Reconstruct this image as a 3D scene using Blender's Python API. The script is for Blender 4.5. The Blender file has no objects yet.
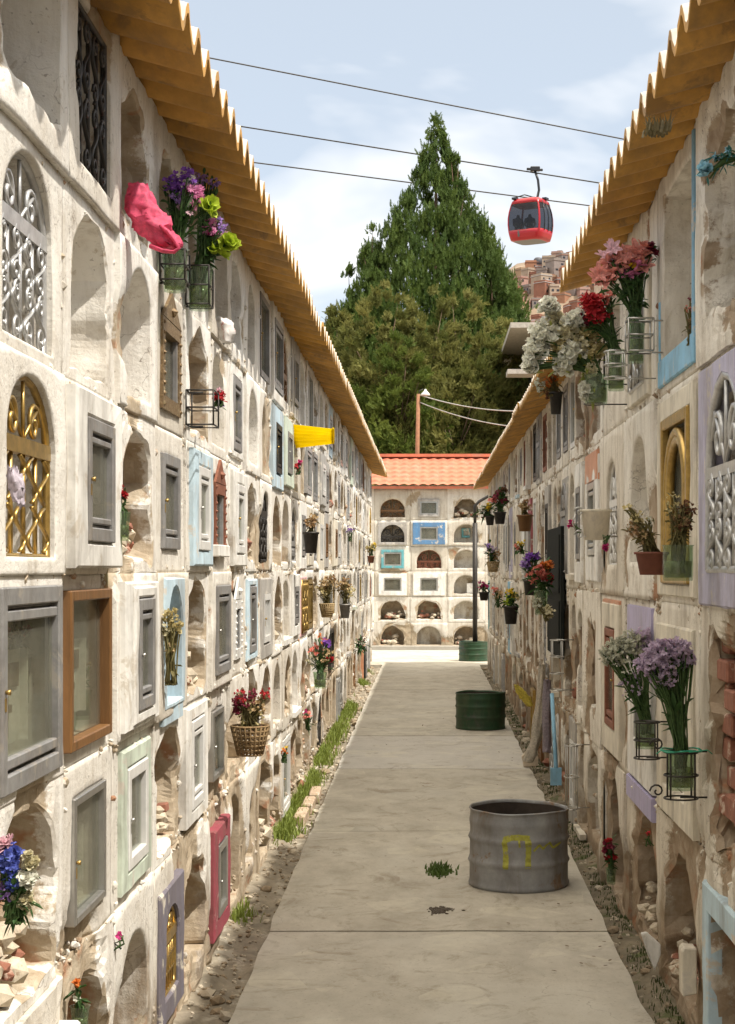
import bpy, bmesh, math, random
import numpy as np
from mathutils import Vector, Matrix, noise

R = random.Random(11)
F = 1664.0; VX = 428.0; VY = 568.0; CH = 2.02      # focal length in pixels, vanishing point, camera height
XL, XR, YB = -1.10, 1.12, 38.0                      # faces of the left, right and end walls
sc = bpy.context.scene
COL = sc.collection
rad = math.radians
def gz(y): return 0.008*min(y, 25.0)                # the lane rises gently
def at(px, py, Y): return Vector(((px-VX)*Y/F, Y, CH+(VY-py)*Y/F))
def onL(px, e=.12): return F*(XL+e)/(px-VX)         # depth of a thing standing e proud of the left wall
def onR(px, e=.12): return F*(XR-e)/(px-VX)

# ------------------------------------------------------------------ materials
def ramp(nt, src, stops):
    r = nt.nodes.new('ShaderNodeValToRGB')
    el = r.color_ramp.elements
    while len(el) < len(stops): el.new(.5)
    for e, (p, c) in zip(el, stops):
        e.position = p; e.color = (c[0], c[1], c[2], 1) if not isinstance(c, (int, float)) else (c, c, c, 1)
    nt.links.new(src, r.inputs[0]); return r.outputs[0]
def nz(nt, scale, detail=4, rough=.6, vec=None, stretch=None, dist=0):
    n = nt.nodes.new('ShaderNodeTexNoise'); n.inputs['Scale'].default_value = scale
    n.inputs['Detail'].default_value = detail; n.inputs['Roughness'].default_value = rough; n.inputs['Distortion'].default_value = dist
    if vec is None: vec = coords(nt)
    if stretch:
        m = nt.nodes.new('ShaderNodeMapping'); m.inputs['Scale'].default_value = stretch
        nt.links.new(vec, m.inputs[0]); vec = m.outputs[0]
    nt.links.new(vec, n.inputs['Vector']); return n.outputs['Fac']
def coords(nt):
    for n in nt.nodes:
        if n.bl_idname == 'ShaderNodeNewGeometry': return n.outputs['Position']
    return nt.nodes.new('ShaderNodeNewGeometry').outputs['Position']
def mix(nt, fac, a, b, mode='MIX'):
    m = nt.nodes.new('ShaderNodeMix'); m.data_type = 'RGBA'; m.blend_type = mode
    for i_, s, v in ((0, m.inputs[0], fac), (1, m.inputs[6], a), (2, m.inputs[7], b)):
        if hasattr(v, 'is_linked'): nt.links.new(v, s)
        elif isinstance(v, (int, float)): s.default_value = v if i_ == 0 else (v, v, v, 1)
        else: s.default_value = (v[0], v[1], v[2], 1)
    return m.outputs[2]
def mth(nt, op, a, b=None):
    m = nt.nodes.new('ShaderNodeMath'); m.operation = op; m.use_clamp = False
    for s, v in zip(m.inputs, (a, b)):
        if v is None: continue
        if hasattr(v, 'is_linked'): nt.links.new(v, s)
        else: s.default_value = v
    return m.outputs[0]
def attr(nt, name):
    a = nt.nodes.new('ShaderNodeAttribute'); a.attribute_name = name; return a.outputs['Fac']
def newmat(name):
    m = bpy.data.materials.new(name); m.use_nodes = True
    nt = m.node_tree; return m, nt, nt.nodes['Principled BSDF']
def bump(nt, b, h, strength=.4, dist=.02):
    n = nt.nodes.new('ShaderNodeBump'); n.inputs['Strength'].default_value = strength; n.inputs['Distance'].default_value = dist
    nt.links.new(h, n.inputs['Height']); nt.links.new(n.outputs[0], b.inputs['Normal'])
MATS = {}
def simple(name, c, rough=.6, metal=0, var=.25, scale=14, bmp=.2, c2=None, grime=0.0, trans=0, stretch=None):
    """A surface with mottled colour, optional second colour showing through in worn spots, and a fine bump."""
    if name in MATS: return MATS[name]
    m, nt, b = newmat(name)
    n = nz(nt, scale, 5, .65, stretch=stretch)
    lo = tuple(x*(1-var) for x in c); hi = tuple(min(1, x*(1+var*.6)) for x in c)
    col = ramp(nt, n, [(.3, lo), (.7, hi)])
    if c2 is not None:
        n2 = nz(nt, scale*.6, 8, .7, dist=.5)
        col = mix(nt, ramp(nt, n2, [(.56, 0.0), (.62, 1.0)]), col, c2)
    if grime:
        n3 = nz(nt, 5, 6, .7, stretch=(1, 1, .25))
        col = mix(nt, mth(nt, 'MULTIPLY', ramp(nt, n3, [(.45, 0.0), (.75, 1.0)]), grime), col, (.13, .10, .07))
    nt.links.new(col, b.inputs['Base Color'])
    b.inputs['Roughness'].default_value = rough; b.inputs['Metallic'].default_value = metal
    if trans: b.inputs['Transmission Weight'].default_value = trans
    if bmp: bump(nt, b, n, bmp, .01)
    if name.startswith('black_painted'): b.inputs['Specular IOR Level'].default_value = .08
    MATS[name] = m; return m

def plaster(name, c1, c2, earth1, earth2, extra=0.0):
    m, nt, b = newmat(name)
    big = nz(nt, 1.3, 4, .6); mid = nz(nt, 7, 6, .65); fine = nz(nt, 45, 5, .7)
    tint = attr(nt, 'tint'); wear = attr(nt, 'wear')
    base = mix(nt, ramp(nt, mid, [(.3, 0.0), (.7, 1.0)]), c1, c2)
    base = mix(nt, ramp(nt, tint, [(0, 0.0), (1, 1.0)]), base, (c1[0]*.80, c1[1]*.77, c1[2]*.72))
    # rain streaks and soot
    st = nz(nt, 9, 6, .7, stretch=(1, 1, .12), dist=.4)
    base = mix(nt, mth(nt, 'MULTIPLY', ramp(nt, st, [(.46, 0.0), (.72, 1.0)]), .42+extra), base, (.26, .19, .12))
    gr = nz(nt, 3.1, 7, .72, dist=.6)
    base = mix(nt, mth(nt, 'MULTIPLY', ramp(nt, gr, [(.50, 0.0), (.66, 1.0)]), .48+extra), base, (.40, .34, .26))
    # earth splashed up from the ground
    sx = nt.nodes.new('ShaderNodeSeparateXYZ'); nt.links.new(coords(nt), sx.inputs[0])
    dz = mth(nt, 'ADD', mth(nt, 'MULTIPLY', sx.outputs['Z'], -1.5), mth(nt, 'MULTIPLY', nz(nt, 6, 6, .7, stretch=(1, 1, .4)), 2.4))
    base = mix(nt, mth(nt, 'MULTIPLY', ramp(nt, dz, [(.45, 0.0), (.95, 1.0)]), .8), base, (.24, .17, .10))
    # pock marks and flaked paint, sharper and smaller
    fk = nz(nt, 18, 8, .75, dist=.8)
    base = mix(nt, mth(nt, 'MULTIPLY', ramp(nt, fk, [(.60, 0.0), (.64, 1.0)]), .5), base, (.44, .37, .28))
    # small dark pits
    sp = nz(nt, 60, 3, .6)
    base = mix(nt, mth(nt, 'MULTIPLY', ramp(nt, sp, [(.66, 0.0), (.72, 1.0)]), .55), base, (.16, .12, .08))
    # hairline cracks
    v = nt.nodes.new('ShaderNodeTexVoronoi'); v.feature = 'DISTANCE_TO_EDGE'; v.inputs['Scale'].default_value = 2.6
    mp = nt.nodes.new('ShaderNodeVectorMath'); mp.operation = 'ADD'
    ns = nt.nodes.new('ShaderNodeTexNoise'); ns.inputs['Scale'].default_value = 5; ns.inputs['Detail'].default_value = 4
    nt.links.new(coords(nt), ns.inputs['Vector']); nt.links.new(coords(nt), mp.inputs[0]); nt.links.new(ns.outputs['Color'], mp.inputs[1])
    nt.links.new(mp.outputs[0], v.inputs['Vector'])
    ck = mth(nt, 'MULTIPLY', ramp(nt, v.outputs['Distance'], [(0.0, 1.0), (.014, 0.0)]), ramp(nt, big, [(.45, 0.0), (.6, .8)]))
    base = mix(nt, ck, base, (.15, .11, .08))
    # broken-away plaster shows earth render and brick
    e = mix(nt, ramp(nt, nz(nt, 11, 6, .7), [(.35, 0.0), (.65, 1.0)]), earth1, earth2)
    e = mix(nt, ramp(nt, nz(nt, 4.5, 4, .6), [(.58, 0.0), (.66, .8)]), e, (.36, .17, .09))
    wn = mth(nt, 'ADD', wear, mth(nt, 'MULTIPLY', mth(nt, 'SUBTRACT', fine, .5), .9))
    base = mix(nt, ramp(nt, wn, [(.40, 0.0), (.58, 1.0)]), base, e)
    nt.links.new(base, b.inputs['Base Color']); b.inputs['Roughness'].default_value = .92
    b.inputs['Specular IOR Level'].default_value = .2
    h = mth(nt, 'ADD', mth(nt, 'MULTIPLY', mid, .6), mth(nt, 'MULTIPLY', fine, .35))
    bump(nt, b, h, .55, .02)
    MATS[name] = m; return m
M_PL = plaster('cream_plaster', (.78, .745, .68), (.84, .82, .77), (.36, .28, .19), (.52, .44, .33))
M_PR = plaster('aged_plaster', (.80, .75, .66), (.84, .81, .74), (.28, .20, .13), (.42, .34, .25), .10)
M_PB = plaster('end_plaster', (.66, .62, .54), (.74, .71, .64), (.32, .25, .17), (.46, .38, .27), .12)
def painted(name, c, worn=(.62, .57, .49)):
    return simple(name, c, .8, 0, .14, 9, .35, c2=worn, grime=.7)
SUR = dict(white=painted('white_paint', (.80, .78, .73)), cream=painted('cream_paint', (.72, .66, .54)), grey=painted('grey_render', (.42, .40, .37)),
    blue=painted('blue_paint', (.26, .50, .68)), pale_blue=painted('pale_blue_paint', (.52, .66, .74)), lavender=painted('lavender_paint', (.47, .45, .58)),
    mint=painted('mint_paint', (.62, .70, .58)), purple_grey=painted('purple_grey_paint', (.17, .155, .19)), red=painted('red_paint', (.30, .055, .075)),
    turquoise=painted('turquoise_paint', (.12, .38, .42)), deep_blue=painted('deep_blue_paint', (.10, .24, .44)), orange=painted('orange_paint', (.72, .33, .18)), pink=painted('pink_paint', (.72, .45, .45)))
MET = dict(steel=simple('grey_enamel', (.29, .285, .28), .5, .2, .3, 14, .15, grime=.7, c2=(.36, .33, .29)), brown=simple('brown_wood', (.19, .09, .028), .5, 0, .35, 30, .3, stretch=(1, 1, .1)),
    dark=simple('dark_iron', (.045, .04, .035), .5, .5, .4, 30, .1), gold=simple('gold_paint', (.50, .33, .10), .35, .75, .35, 25, .1, grime=.3),
    silver=simple('silver_paint', (.55, .55, .54), .4, .5, .25, 25, .1, grime=.3), white=simple('white_enamel', (.72, .71, .68), .4, 0, .1, 20, .1, grime=.3),
    bronze=simple('bronze_relief', (.24, .16, .08), .45, .4, .4, 60, .6, c2=(.42, .34, .2)), rust=simple('rusty_brown_metal', (.24, .09, .05), .7, .2, .3, 20, .2),
    alu=simple('bare_aluminium', (.50, .49, .46), .35, .8, .15, 20, .1, grime=.25))
def glassmat(name, tint, dust, dustfac=.16, tr=.85):
    m = bpy.data.materials.new(name); m.use_nodes = True; nt = m.node_tree; nt.nodes.clear()
    out = nt.nodes.new('ShaderNodeOutputMaterial'); t = nt.nodes.new('ShaderNodeBsdfTransparent'); t.inputs[0].default_value = (*tint, 1)
    g = nt.nodes.new('ShaderNodeBsdfGlossy'); g.inputs['Roughness'].default_value = .06
    d = nt.nodes.new('ShaderNodeBsdfDiffuse'); d.inputs[0].default_value = (*dust, 1)
    lw = nt.nodes.new('ShaderNodeLayerWeight'); lw.inputs[0].default_value = .5; frf = mth(nt, 'ADD', mth(nt, 'MULTIPLY', mth(nt, 'POWER', lw.outputs['Facing'], 4.0), .42), .03)
    a = nt.nodes.new('ShaderNodeMixShader'); b = nt.nodes.new('ShaderNodeMixShader')
    nt.links.new(mth(nt, 'MULTIPLY', ramp(nt, nz(nt, 6, 5, .7), [(.3, .4), (.7, 1.0)]), dustfac*1.4), a.inputs[0])
    nt.links.new(t.outputs[0], a.inputs[1]); nt.links.new(d.outputs[0], a.inputs[2])
    nt.links.new(frf, b.inputs[0]); nt.links.new(a.outputs[0], b.inputs[1]); nt.links.new(g.outputs[0], b.inputs[2])
    nt.links.new(b.outputs[0], out.inputs[0]); MATS[name] = m; return m
GL = glassmat('dusty_pane', (.86, .88, .82), (.42, .40, .33), .16)
GV = glassmat('vase_glass', (.80, .88, .78), (.45, .5, .38), .10)
GW = glassmat('vase_water', (.62, .66, .34), (.36, .36, .14), .35)
def petal(name, c, sss=.0):
    if name in MATS: return MATS[name]
    m, nt, b = newmat(name)
    n = nz(nt, 60, 3, .6)
    col = ramp(nt, n, [(.3, tuple(x*.65 for x in c)), (.7, tuple(min(1, x*1.15) for x in c))])
    nt.links.new(col, b.inputs['Base Color']); b.inputs['Roughness'].default_value = .65
    tr = nt.nodes.new('ShaderNodeBsdfTranslucent'); nt.links.new(col, tr.inputs[0])
    mx = nt.nodes.new('ShaderNodeMixShader'); mx.inputs[0].default_value = .3
    out = nt.nodes['Material Output']
    nt.links.new(b.outputs[0], mx.inputs[1]); nt.links.new(tr.outputs[0], mx.inputs[2]); nt.links.new(mx.outputs[0], out.inputs[0])
    MATS[name] = m; return m
PET = dict(purple=petal('purple_petal', (.30, .11, .55)), violet=petal('violet_petal', (.44, .27, .64)), pink=petal('pink_petal', (.78, .28, .50)), pale_pink=petal('pale_pink_petal', (.80, .52, .58)),
    magenta=petal('magenta_petal', (.65, .05, .25)), red=petal('red_petal', (.55, .03, .04)), dark_red=petal('dark_red_petal', (.26, .03, .06)), white=petal('white_petal', (.92, .89, .76)), cream=petal('cream_petal', (.72, .66, .44)),
    lime=petal('lime_petal', (.50, .62, .05)), yellow=petal('yellow_petal', (.82, .60, .04)), orange=petal('orange_petal', (.72, .22, .04)), coral=petal('coral_petal', (.78, .26, .20)), blue=petal('blue_petal', (.12, .16, .55)),
    pale_blue=petal('pale_blue_petal', (.38, .66, .78)), lilac=petal('lilac_petal', (.62, .50, .64)), dry=petal('dried_petal', (.40, .25, .12)), tan=petal('tan_petal', (.58, .42, .22)), straw=petal('straw_petal', (.66, .56, .28)),
    lily=petal('lily_petal', (.82, .36, .30)), dusk=petal('dusty_sage_petal', (.60, .60, .48)), brown=petal('brown_petal', (.22, .10, .05)))
LEAF = petal('leaf_green', (.045, .11, .025)); LEAFD = petal('dry_leaf', (.20, .17, .06)); STEM = petal('stem_green', (.08, .15, .04)); LEAFB = petal('artificial_leaf', (.06, .22, .20))

# ------------------------------------------------------------------ mesh builder
class MB:
    def __init__(s): s.v = []; s.f = []; s.m = []; s.a = {}; s.sm = []
    def add(s, vs, fs, mi=0, sm=False, **at_):
        o = len(s.v); s.v.extend(vs)
        for q_, f in enumerate(fs): s.f.append(tuple(i+o for i in f)); s.m.append(mi); s.sm.append(sm[q_] if isinstance(sm, list) else sm)
        for k, val in at_.items():
            s.a.setdefault(k, {}).update({o+i: (val[i] if hasattr(val, '__len__') else val) for i in range(len(vs))})
    def box(s, x0, x1, y0, y1, z0, z1, mi=0, fn=None, **k):
        p = [(x, y, z) for x in (x0, x1) for y in (y0, y1) for z in (z0, z1)]
        if fn: p = [fn(*q) for q in p]
        s.add(p, [(0, 1, 3, 2), (4, 6, 7, 5), (0, 4, 5, 1), (2, 3, 7, 6), (0, 2, 6, 4), (1, 5, 7, 3)], mi, **k)
    def tube(s, pts, r, n=6, mi=0, cap=True, flat=1.0):
        pts = [Vector(p) for p in pts]; rs = r if hasattr(r, '__len__') else [r]*len(pts)
        vs = []; N = len(pts); pu = None
        for i, p in enumerate(pts):
            t = (pts[min(i+1, N-1)]-pts[max(i-1, 0)])
            t = t.normalized() if t.length > 1e-9 else Vector((0, 0, 1))
            u = t.cross(Vector((0, 0, 1)) if abs(t.z) < .9 else Vector((1, 0, 0))) if pu is None else pu-t*pu.dot(t)
            u.normalize(); pu = u; w = t.cross(u)
            for k in range(n):
                a = 2*math.pi*k/n; vs.append(tuple(p+(u*math.cos(a)+w*math.sin(a)*flat)*rs[i]))
        fs = [(i*n+k, i*n+(k+1) % n, (i+1)*n+(k+1) % n, (i+1)*n+k) for i in range(N-1) for k in range(n)]
        if cap: fs += [tuple(range(n))[::-1], tuple((N-1)*n+k for k in range(n))]
        s.add(vs, fs, mi, sm=True)
    def lathe(s, prof, c, n=20, mi=0, wob=0, sx=1, sy=1, caps=(False, False), seed=0):
        vs = []
        for (r, z) in prof:
            for k in range(n):
                a = 2*math.pi*k/n; rr = r*(1+wob*noise.noise((math.cos(a)*1.5+seed, math.sin(a)*1.5, z*2)))
                vs.append((c[0]+rr*math.cos(a)*sx, c[1]+rr*math.sin(a)*sy, c[2]+z))
        fs = [(i*n+k, i*n+(k+1) % n, (i+1)*n+(k+1) % n, (i+1)*n+k) for i in range(len(prof)-1) for k in range(n)]
        if caps[0]: fs.append(tuple(range(n))[::-1])
        if caps[1]: fs.append(tuple((len(prof)-1)*n+k for k in range(n)))
        s.add(vs, fs, mi, sm=True)
    def rock(s, c, r, mi=0, seed=0, sq=(1, 1, 1), **k):
        t = (1+5**.5)/2
        ic = [(-1, t, 0), (1, t, 0), (-1, -t, 0), (1, -t, 0), (0, -1, t), (0, 1, t), (0, -1, -t), (0, 1, -t), (t, 0, -1), (t, 0, 1), (-t, 0, -1), (-t, 0, 1)]
        fs = [(0, 11, 5), (0, 5, 1), (0, 1, 7), (0, 7, 10), (0, 10, 11), (1, 5, 9), (5, 11, 4), (11, 10, 2), (10, 7, 6), (7, 1, 8), (3, 9, 4), (3, 4, 2), (3, 2, 6), (3, 6, 8), (3, 8, 9), (4, 9, 5), (2, 4, 11), (6, 2, 10), (8, 6, 7), (9, 8, 1)]
        rr = random.Random(seed); a = rr.random()*6.3; ca, sa = math.cos(a), math.sin(a); vs = []
        for p in ic:
            q = r*(.5+.28*rr.random()); x, y, z = p[0]*q*sq[0], p[1]*q*sq[1], p[2]*q*sq[2]
            vs.append((c[0]+x*ca-y*sa, c[1]+x*sa+y*ca, c[2]+z))
        s.add(vs, fs, mi, **k)
    def build(s, name, mats, parent=None, bev=0, smooth=None):
        me = bpy.data.meshes.new(name); me.from_pydata([tuple(v) for v in s.v], [], s.f)
        for m in (mats if isinstance(mats, (list, tuple)) else [mats]): me.materials.append(m)
        me.polygons.foreach_set('material_index', s.m)
        me.polygons.foreach_set('use_smooth', [smooth if smooth is not None else x for x in s.sm])
        for k, d in s.a.items():
            at_ = me.attributes.new(k, 'FLOAT', 'POINT'); arr = [0.0]*len(s.v)
            for i, x in d.items(): arr[i] = x
            at_.data.foreach_set('value', arr)
        me.update(); o = bpy.data.objects.new(name, me); COL.objects.link(o)
        if parent is not None:
            o.parent = parent; o.matrix_parent_inverse = Matrix.Translation(parent.location).inverted()
        if bev:
            b = o.modifiers.new('edge', 'BEVEL'); b.width = bev; b.segments = 1; b.limit_method = 'ANGLE'
        return o
def tag(o, label=None, cat=None, group=None, kind=None):
    if label: o['label'] = label
    if cat: o['category'] = cat
    if group: o['group'] = group
    if kind: o['kind'] = kind
    return o
def empty(name, loc, label, cat, group=None, kind=None):
    o = bpy.data.objects.new(name, None); COL.objects.link(o); o.location = loc; return tag(o, label, cat, group, kind)

# ------------------------------------------------------------------ niche walls
def fL(u, v, d): return (XL+d, u, CH+v)
def fR(u, v, d): return (XR-d, u, CH+v)
def fB(u, v, d): return (u, YB-d, CH+v)
def outl(h, side, s):
    w, hh, sp = h['w'], h['h'], h['sp']; x0 = h['u']-w/2; z0 = h['v']-hh/2
    if side == 0: p = (x0+s*w, z0)
    elif side == 1: p = (x0+w, z0+s*sp)
    elif side == 3: p = (x0, z0+(1-s)*sp)
    elif sp >= hh-1e-6: p = (x0+w*(1-s), z0+hh)
    else:
        a = math.pi*s; p = (h['u']+w/2*math.cos(a), z0+sp+(hh-sp)*math.sin(a))
    r = h.get('rough', 0)
    if r: p = (p[0]+r*noise.noise((p[0]*7, p[1]*7, h['u']*3.3)), p[1]+r*noise.noise((p[0]*7, p[1]*7, 9+h['u'])))
    return p
def rectp(rc, side, s):
    u0, u1, v0, v1 = rc
    return ((u0+s*(u1-u0), v0), (u1, v0+s*(v1-v0)), (u1-s*(u1-u0), v1), (u0, v1-s*(v1-v0)))[side]
def loop(fn, nu, nv):
    out = []
    for side, n in ((0, nu), (1, nv), (2, nu), (3, nv)):
        for i in range(n): out.append(fn(side, i/n))
    return out
BUMPS = []     # (wall letter, u, v, radius, amount): places where the plaster has fallen
def disp(wl, u, v, k):
    n = noise.fractal((u*2.2, v*2.2, k), 1.0, 2.1, 4)
    d = .006*n
    w = noise.fractal((u*1.7+5, v*1.7, k+7), 1.0, 2.0, 5)*.9 - .42
    low = max(0, (-v-.85)/1.1); w += .62*low
    for (bw, bu, bv, br, ba) in BUMPS:
        if bw == wl:
            q = ((u-bu)**2+(v-bv)**2)/br**2
            if q < 4: w += ba*math.exp(-q)
    w += .10*noise.noise((u*14, v*14, 3))
    w = max(0.0, min(1.0, w*5))
    if w > 0: d -= w*(.022+.03*abs(noise.noise((u*9, v*9, 1)))) 
    return d, w
def cell(mb, wl, fn, rc, hole, off, tint, lod, depth=.42, rough=0, k=0, backwear=None):
    nu, nv, MR, K = lod; A = loop(lambda a, s: rectp(rc, a, s), nu, nv); B = loop(lambda a, s: outl(hole, a, s), nu, nv)
    N = len(A); vs = []; wr = []
    for p in A: vs.append(fn(p[0], p[1], -.06)); wr.append(.3)
    for r in range(MR+1):
        t = (r/MR)
        for p, q in zip(A, B):
            u = p[0]+(q[0]-p[0])*t; v = p[1]+(q[1]-p[1])*t
            d, w = disp(wl, u, v, 3.3)
            if r == MR: d -= .005+rough*.02*abs(noise.noise((u*20, v*20, 2)))
            if r == 0: d -= .002
            vs.append(fn(u, v, off+d)); wr.append(w if not (rough and r >= MR-1) else max(w, min(1, rough*1.3*abs(noise.noise((u*6, v*6, 5))*2))))
    bw = backwear if backwear is not None else (.8 if rough > .5 else .12)
    for j in range(1, K+1):
        t = j/K
        for q in B:
            nn = noise.noise((q[0]*8, q[1]*8, t*5+k)); g = rough*.05*nn
            uu = hole['u']+(q[0]-hole['u'])*(1+g*3)*(1-.03*t); vv = hole['v']+(q[1]-hole['v'])*(1+g*3)*(1-.03*t)
            vs.append(fn(uu, vv, off-depth*t+g)); wr.append(max(0, min(1, bw+.35*nn)))
    for sc_ in (.66, .33):
        for q in B:
            uu = hole['u']+(q[0]-hole['u'])*sc_; vv = hole['v']+(q[1]-hole['v'])*sc_
            nn = noise.noise((uu*7, vv*7, 8+k)); vs.append(fn(uu, vv, off-depth+rough*.07*nn-.004)); wr.append(max(0, min(1, bw+.5*nn)))
    vs.append(fn(hole['u'], hole['v'], off-depth)); wr.append(bw)
    rows = MR+2+K+2; fs = [(i*N+a, i*N+(a+1) % N, (i+1)*N+(a+1) % N, (i+1)*N+a) for i in range(rows-1) for a in range(N)]
    fs += [((rows-1)*N+a, (rows-1)*N+(a+1) % N, rows*N) for a in range(N)]
    sml = [(i not in (0, MR+1)) and lod[0] > 7 and rough < .5 for i in range(rows-1) for a in range(N)]+[True]*N
    mb.add(vs, fs, 0, sm=sml, wear=wr, tint=tint)
def surround(parent, wl, fn, rc, hole, t, mat, base=0, name='surround', lod=(10, 8), bev=.008, inner=.05):
    """a raised painted slab with an opening"""
    nu, nv = lod; A = loop(lambda a, s: rectp(rc, a, s), nu, nv); B = loop(lambda a, s: outl(hole, a, s), nu, nv); N = len(A)
    cu, cv = (rc[0]+rc[1])/2, (rc[2]+rc[3])/2; vs = []
    ins = lambda p, e: (p[0]-e*(1 if p[0] > cu else -1), p[1]-e*(1 if p[1] > cv else -1))
    outs = lambda q, e: (hole['u']+(q[0]-hole['u'])*(1+e/max(.1, hole['w']/2)), hole['v']+(q[1]-hole['v'])*(1+e/max(.1, hole['h']/2)))
    n_ = lambda p: .005*noise.noise((p[0]*6, p[1]*6, 4))
    for p in A: vs.append(fn(p[0], p[1], base-.04))
    for p in A: vs.append(fn(p[0]+n_(p), p[1]+n_(p), base+t-bev))
    for p in A: q = ins(p, bev); vs.append(fn(q[0], q[1], base+t+n_(p)))
    for q in B: p = outs(q, bev); vs.append(fn(p[0], p[1], base+t+n_(q)))
    for q in B: vs.append(fn(q[0], q[1], base+t-bev))
    for q in B: vs.append(fn(q[0], q[1], base-inner))
    fs = [(i*N+a, i*N+(a+1) % N, (i+1)*N+(a+1) % N, (i+1)*N+a) for i in range(5) for a in range(N)]
    mb = MB(); mb.add(vs, fs, 0); return mb.build(name, mat, parent)
def HL(u, v, w, h, arch=0.0, rough=0): return dict(u=u, v=v, w=w, h=h, sp=h-(w/2*arch if arch <= 1 else arch), rough=rough)
def door(parent, fn, u, v, w, h, d, mat, bar=.045, louv=True, handle=True, near=False, name='glass_door', cross=False, th=.035):
    mb = MB(); u0, u1, v0, v1 = u-w/2, u+w/2, v-h/2, v+h/2
    b = bar
    mb.box(u0, u0+b, v0, v1, d, d+th, fn=fn); mb.box(u1-b, u1, v0, v1, d, d+th, fn=fn)
    mb.box(u0+b, u1-b, v0, v0+b, d, d+th, fn=fn); mb.box(u0+b, u1-b, v1-b, v1, d, d+th, fn=fn)
    lo, hi = v0+b, v1-b
    if louv:
        e = h*.055; g = .012
        for (a, c) in ((v0+b+g, v0+b+g+e), (v1-b-g-e, v1-b-g)): mb.box(u0+b, u1-b, a, c, d+.004, d+th-.006, fn=fn)
        mb.box(u0+b, u1-b, v0+b, v0+b+g, d, d+.01, fn=fn); mb.box(u0+b, u1-b, v1-b-g, v1-b, d, d+.01, fn=fn)
        lo += e+g; hi -= e+g
    if cross: mb.box(u-.008, u+.008, lo, hi, d+.008, d+th-.005, fn=fn)
    o = mb.build(name, mat, parent, bev=.004 if near else 0)
    p = MB(); p.box(u0+b*.9, u1-b*.9, lo, hi, d+.008, d+.013, fn=fn); p.build('pane', GL, o)
    if handle:
        k = MB(); c = fn(u0+b*.5, v, d+th); t = fn(u0+b*.5, v, d+th+.013)
        k.tube([c, t], [.005, .008], 8); k.box(u0+b*.35, u0+b*.65, v-.05, v-.015, d+th, d+th+.002, fn=fn); k.build('handle', MET['gold' if (abs(u)*37 % 2) < 1 else 'alu'], o)
    return o
def scroll(fn, cu, cv, rr, d, turns, ph, mir=1, n=14):
    return [fn(cu+mir*rr*(1-i/n*.8)*math.cos(ph+turns*6.283*i/n), cv+rr*(1-i/n*.8)*math.sin(ph+turns*6.283*i/n), d) for i in range(n+1)]
def grille(parent, fn, h, d, mat, style=0, r=.009, name='grille', near=False):
    mb = MB(); u, v, w, hh, sp = h['u'], h['v'], h['w'], h['h'], h['sp']; z0 = v-hh/2; n = 6 if near else 4
    zs = z0+sp
    ol = [outl(h, 3, 1)]+[outl(h, 0, 0), outl(h, 0, 1)]+[outl(h, 1, 1)]+[outl(h, 2, i/12) for i in range(13)]
    mb.tube([fn(p[0], p[1], d) for p in loop(lambda a, s: outl(h, a, s), 8, 4)]+[fn(*outl(h, 0, 0), d)], r*1.6, n)
    if sp < hh-.02:
        mb.box(u-w/2, u+w/2, zs-.022, zs+.022, d-.01, d+.014, fn=fn)
        for m in (-1, 1):
            mb.tube(scroll(fn, u+m*w*.22, zs+(hh-sp)*.36, min(w*.16, (hh-sp)*.34), d, 1.2, 0, m), r, n)
        for a in (.25, .5, .75): mb.tube([fn(u, zs+.02, d), fn(u+w/2*.93*math.cos(a*math.pi), zs+(hh-sp)*.93*math.sin(a*math.pi), d)], r*.8, n)
    top = zs-.02; bot = z0+.01; H = top-bot
    nb = 4 if style != 2 else 7
    for i in range(1, nb): mb.tube([fn(u-w/2+w*i/nb, bot, d), fn(u-w/2+w*i/nb, top, d)], r, n)
    if style in (0, 1):
        for i in range(nb):
            cu = u-w/2+w*(i+.5)/nb; q = w/nb*.38
            for j in range(2):
                cz = bot+H*(j+.5)/2
                mb.tube([fn(cu+q*math.sin(6.283*t/10)*(1 if (i+j) % 2 else -1), cz+H/4.4*(t/5-1), d+.008) for t in range(11)], r*1.0, n, flat=.6)
                if style == 1:
                    for e_ in (-1, 1): mb.tube(scroll(fn, cu, cz+e_*H*.16, q*.75, d+.01, 1.1, j+e_, e_, 9), r*.75, n)
    else:
        for z in (.33, .66): mb.tube([fn(u-w/2, bot+H*z, d), fn(u+w/2, bot+H*z, d)], r, n)
    return mb.build(name, mat, parent)
def strips(parent, fn, u0, u1, v0, v1, d, t, n, mat, name, vert=True):
    """a tiled panel: narrow raised strips on a thin slab"""
    mb = MB(); mb.box(u0, u1, v0, v1, d-.02, d+t*.6, fn=fn)
    for i in range(n):
        if vert: a = u0+(u1-u0)*i/n; mb.box(a+.004, a+(u1-u0)/n-.004, v0+.004, v1-.004, d+t*.6, d+t, fn=fn)
        else: a = v0+(v1-v0)*i/n; mb.box(u0+.004, u1-.004, a+.004, a+(v1-v0)/n-.004, d+t*.6, d+t, fn=fn)
    return mb.build(name, mat, parent)
RUB = simple('broken_masonry_stone', (.58, .50, .38), .95, 0, .4, 16, .6, c2=(.30, .20, .13))
BRICK = simple('red_brick', (.30, .125, .08), .9, 0, .3, 14, .5, c2=(.55, .42, .33))
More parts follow.
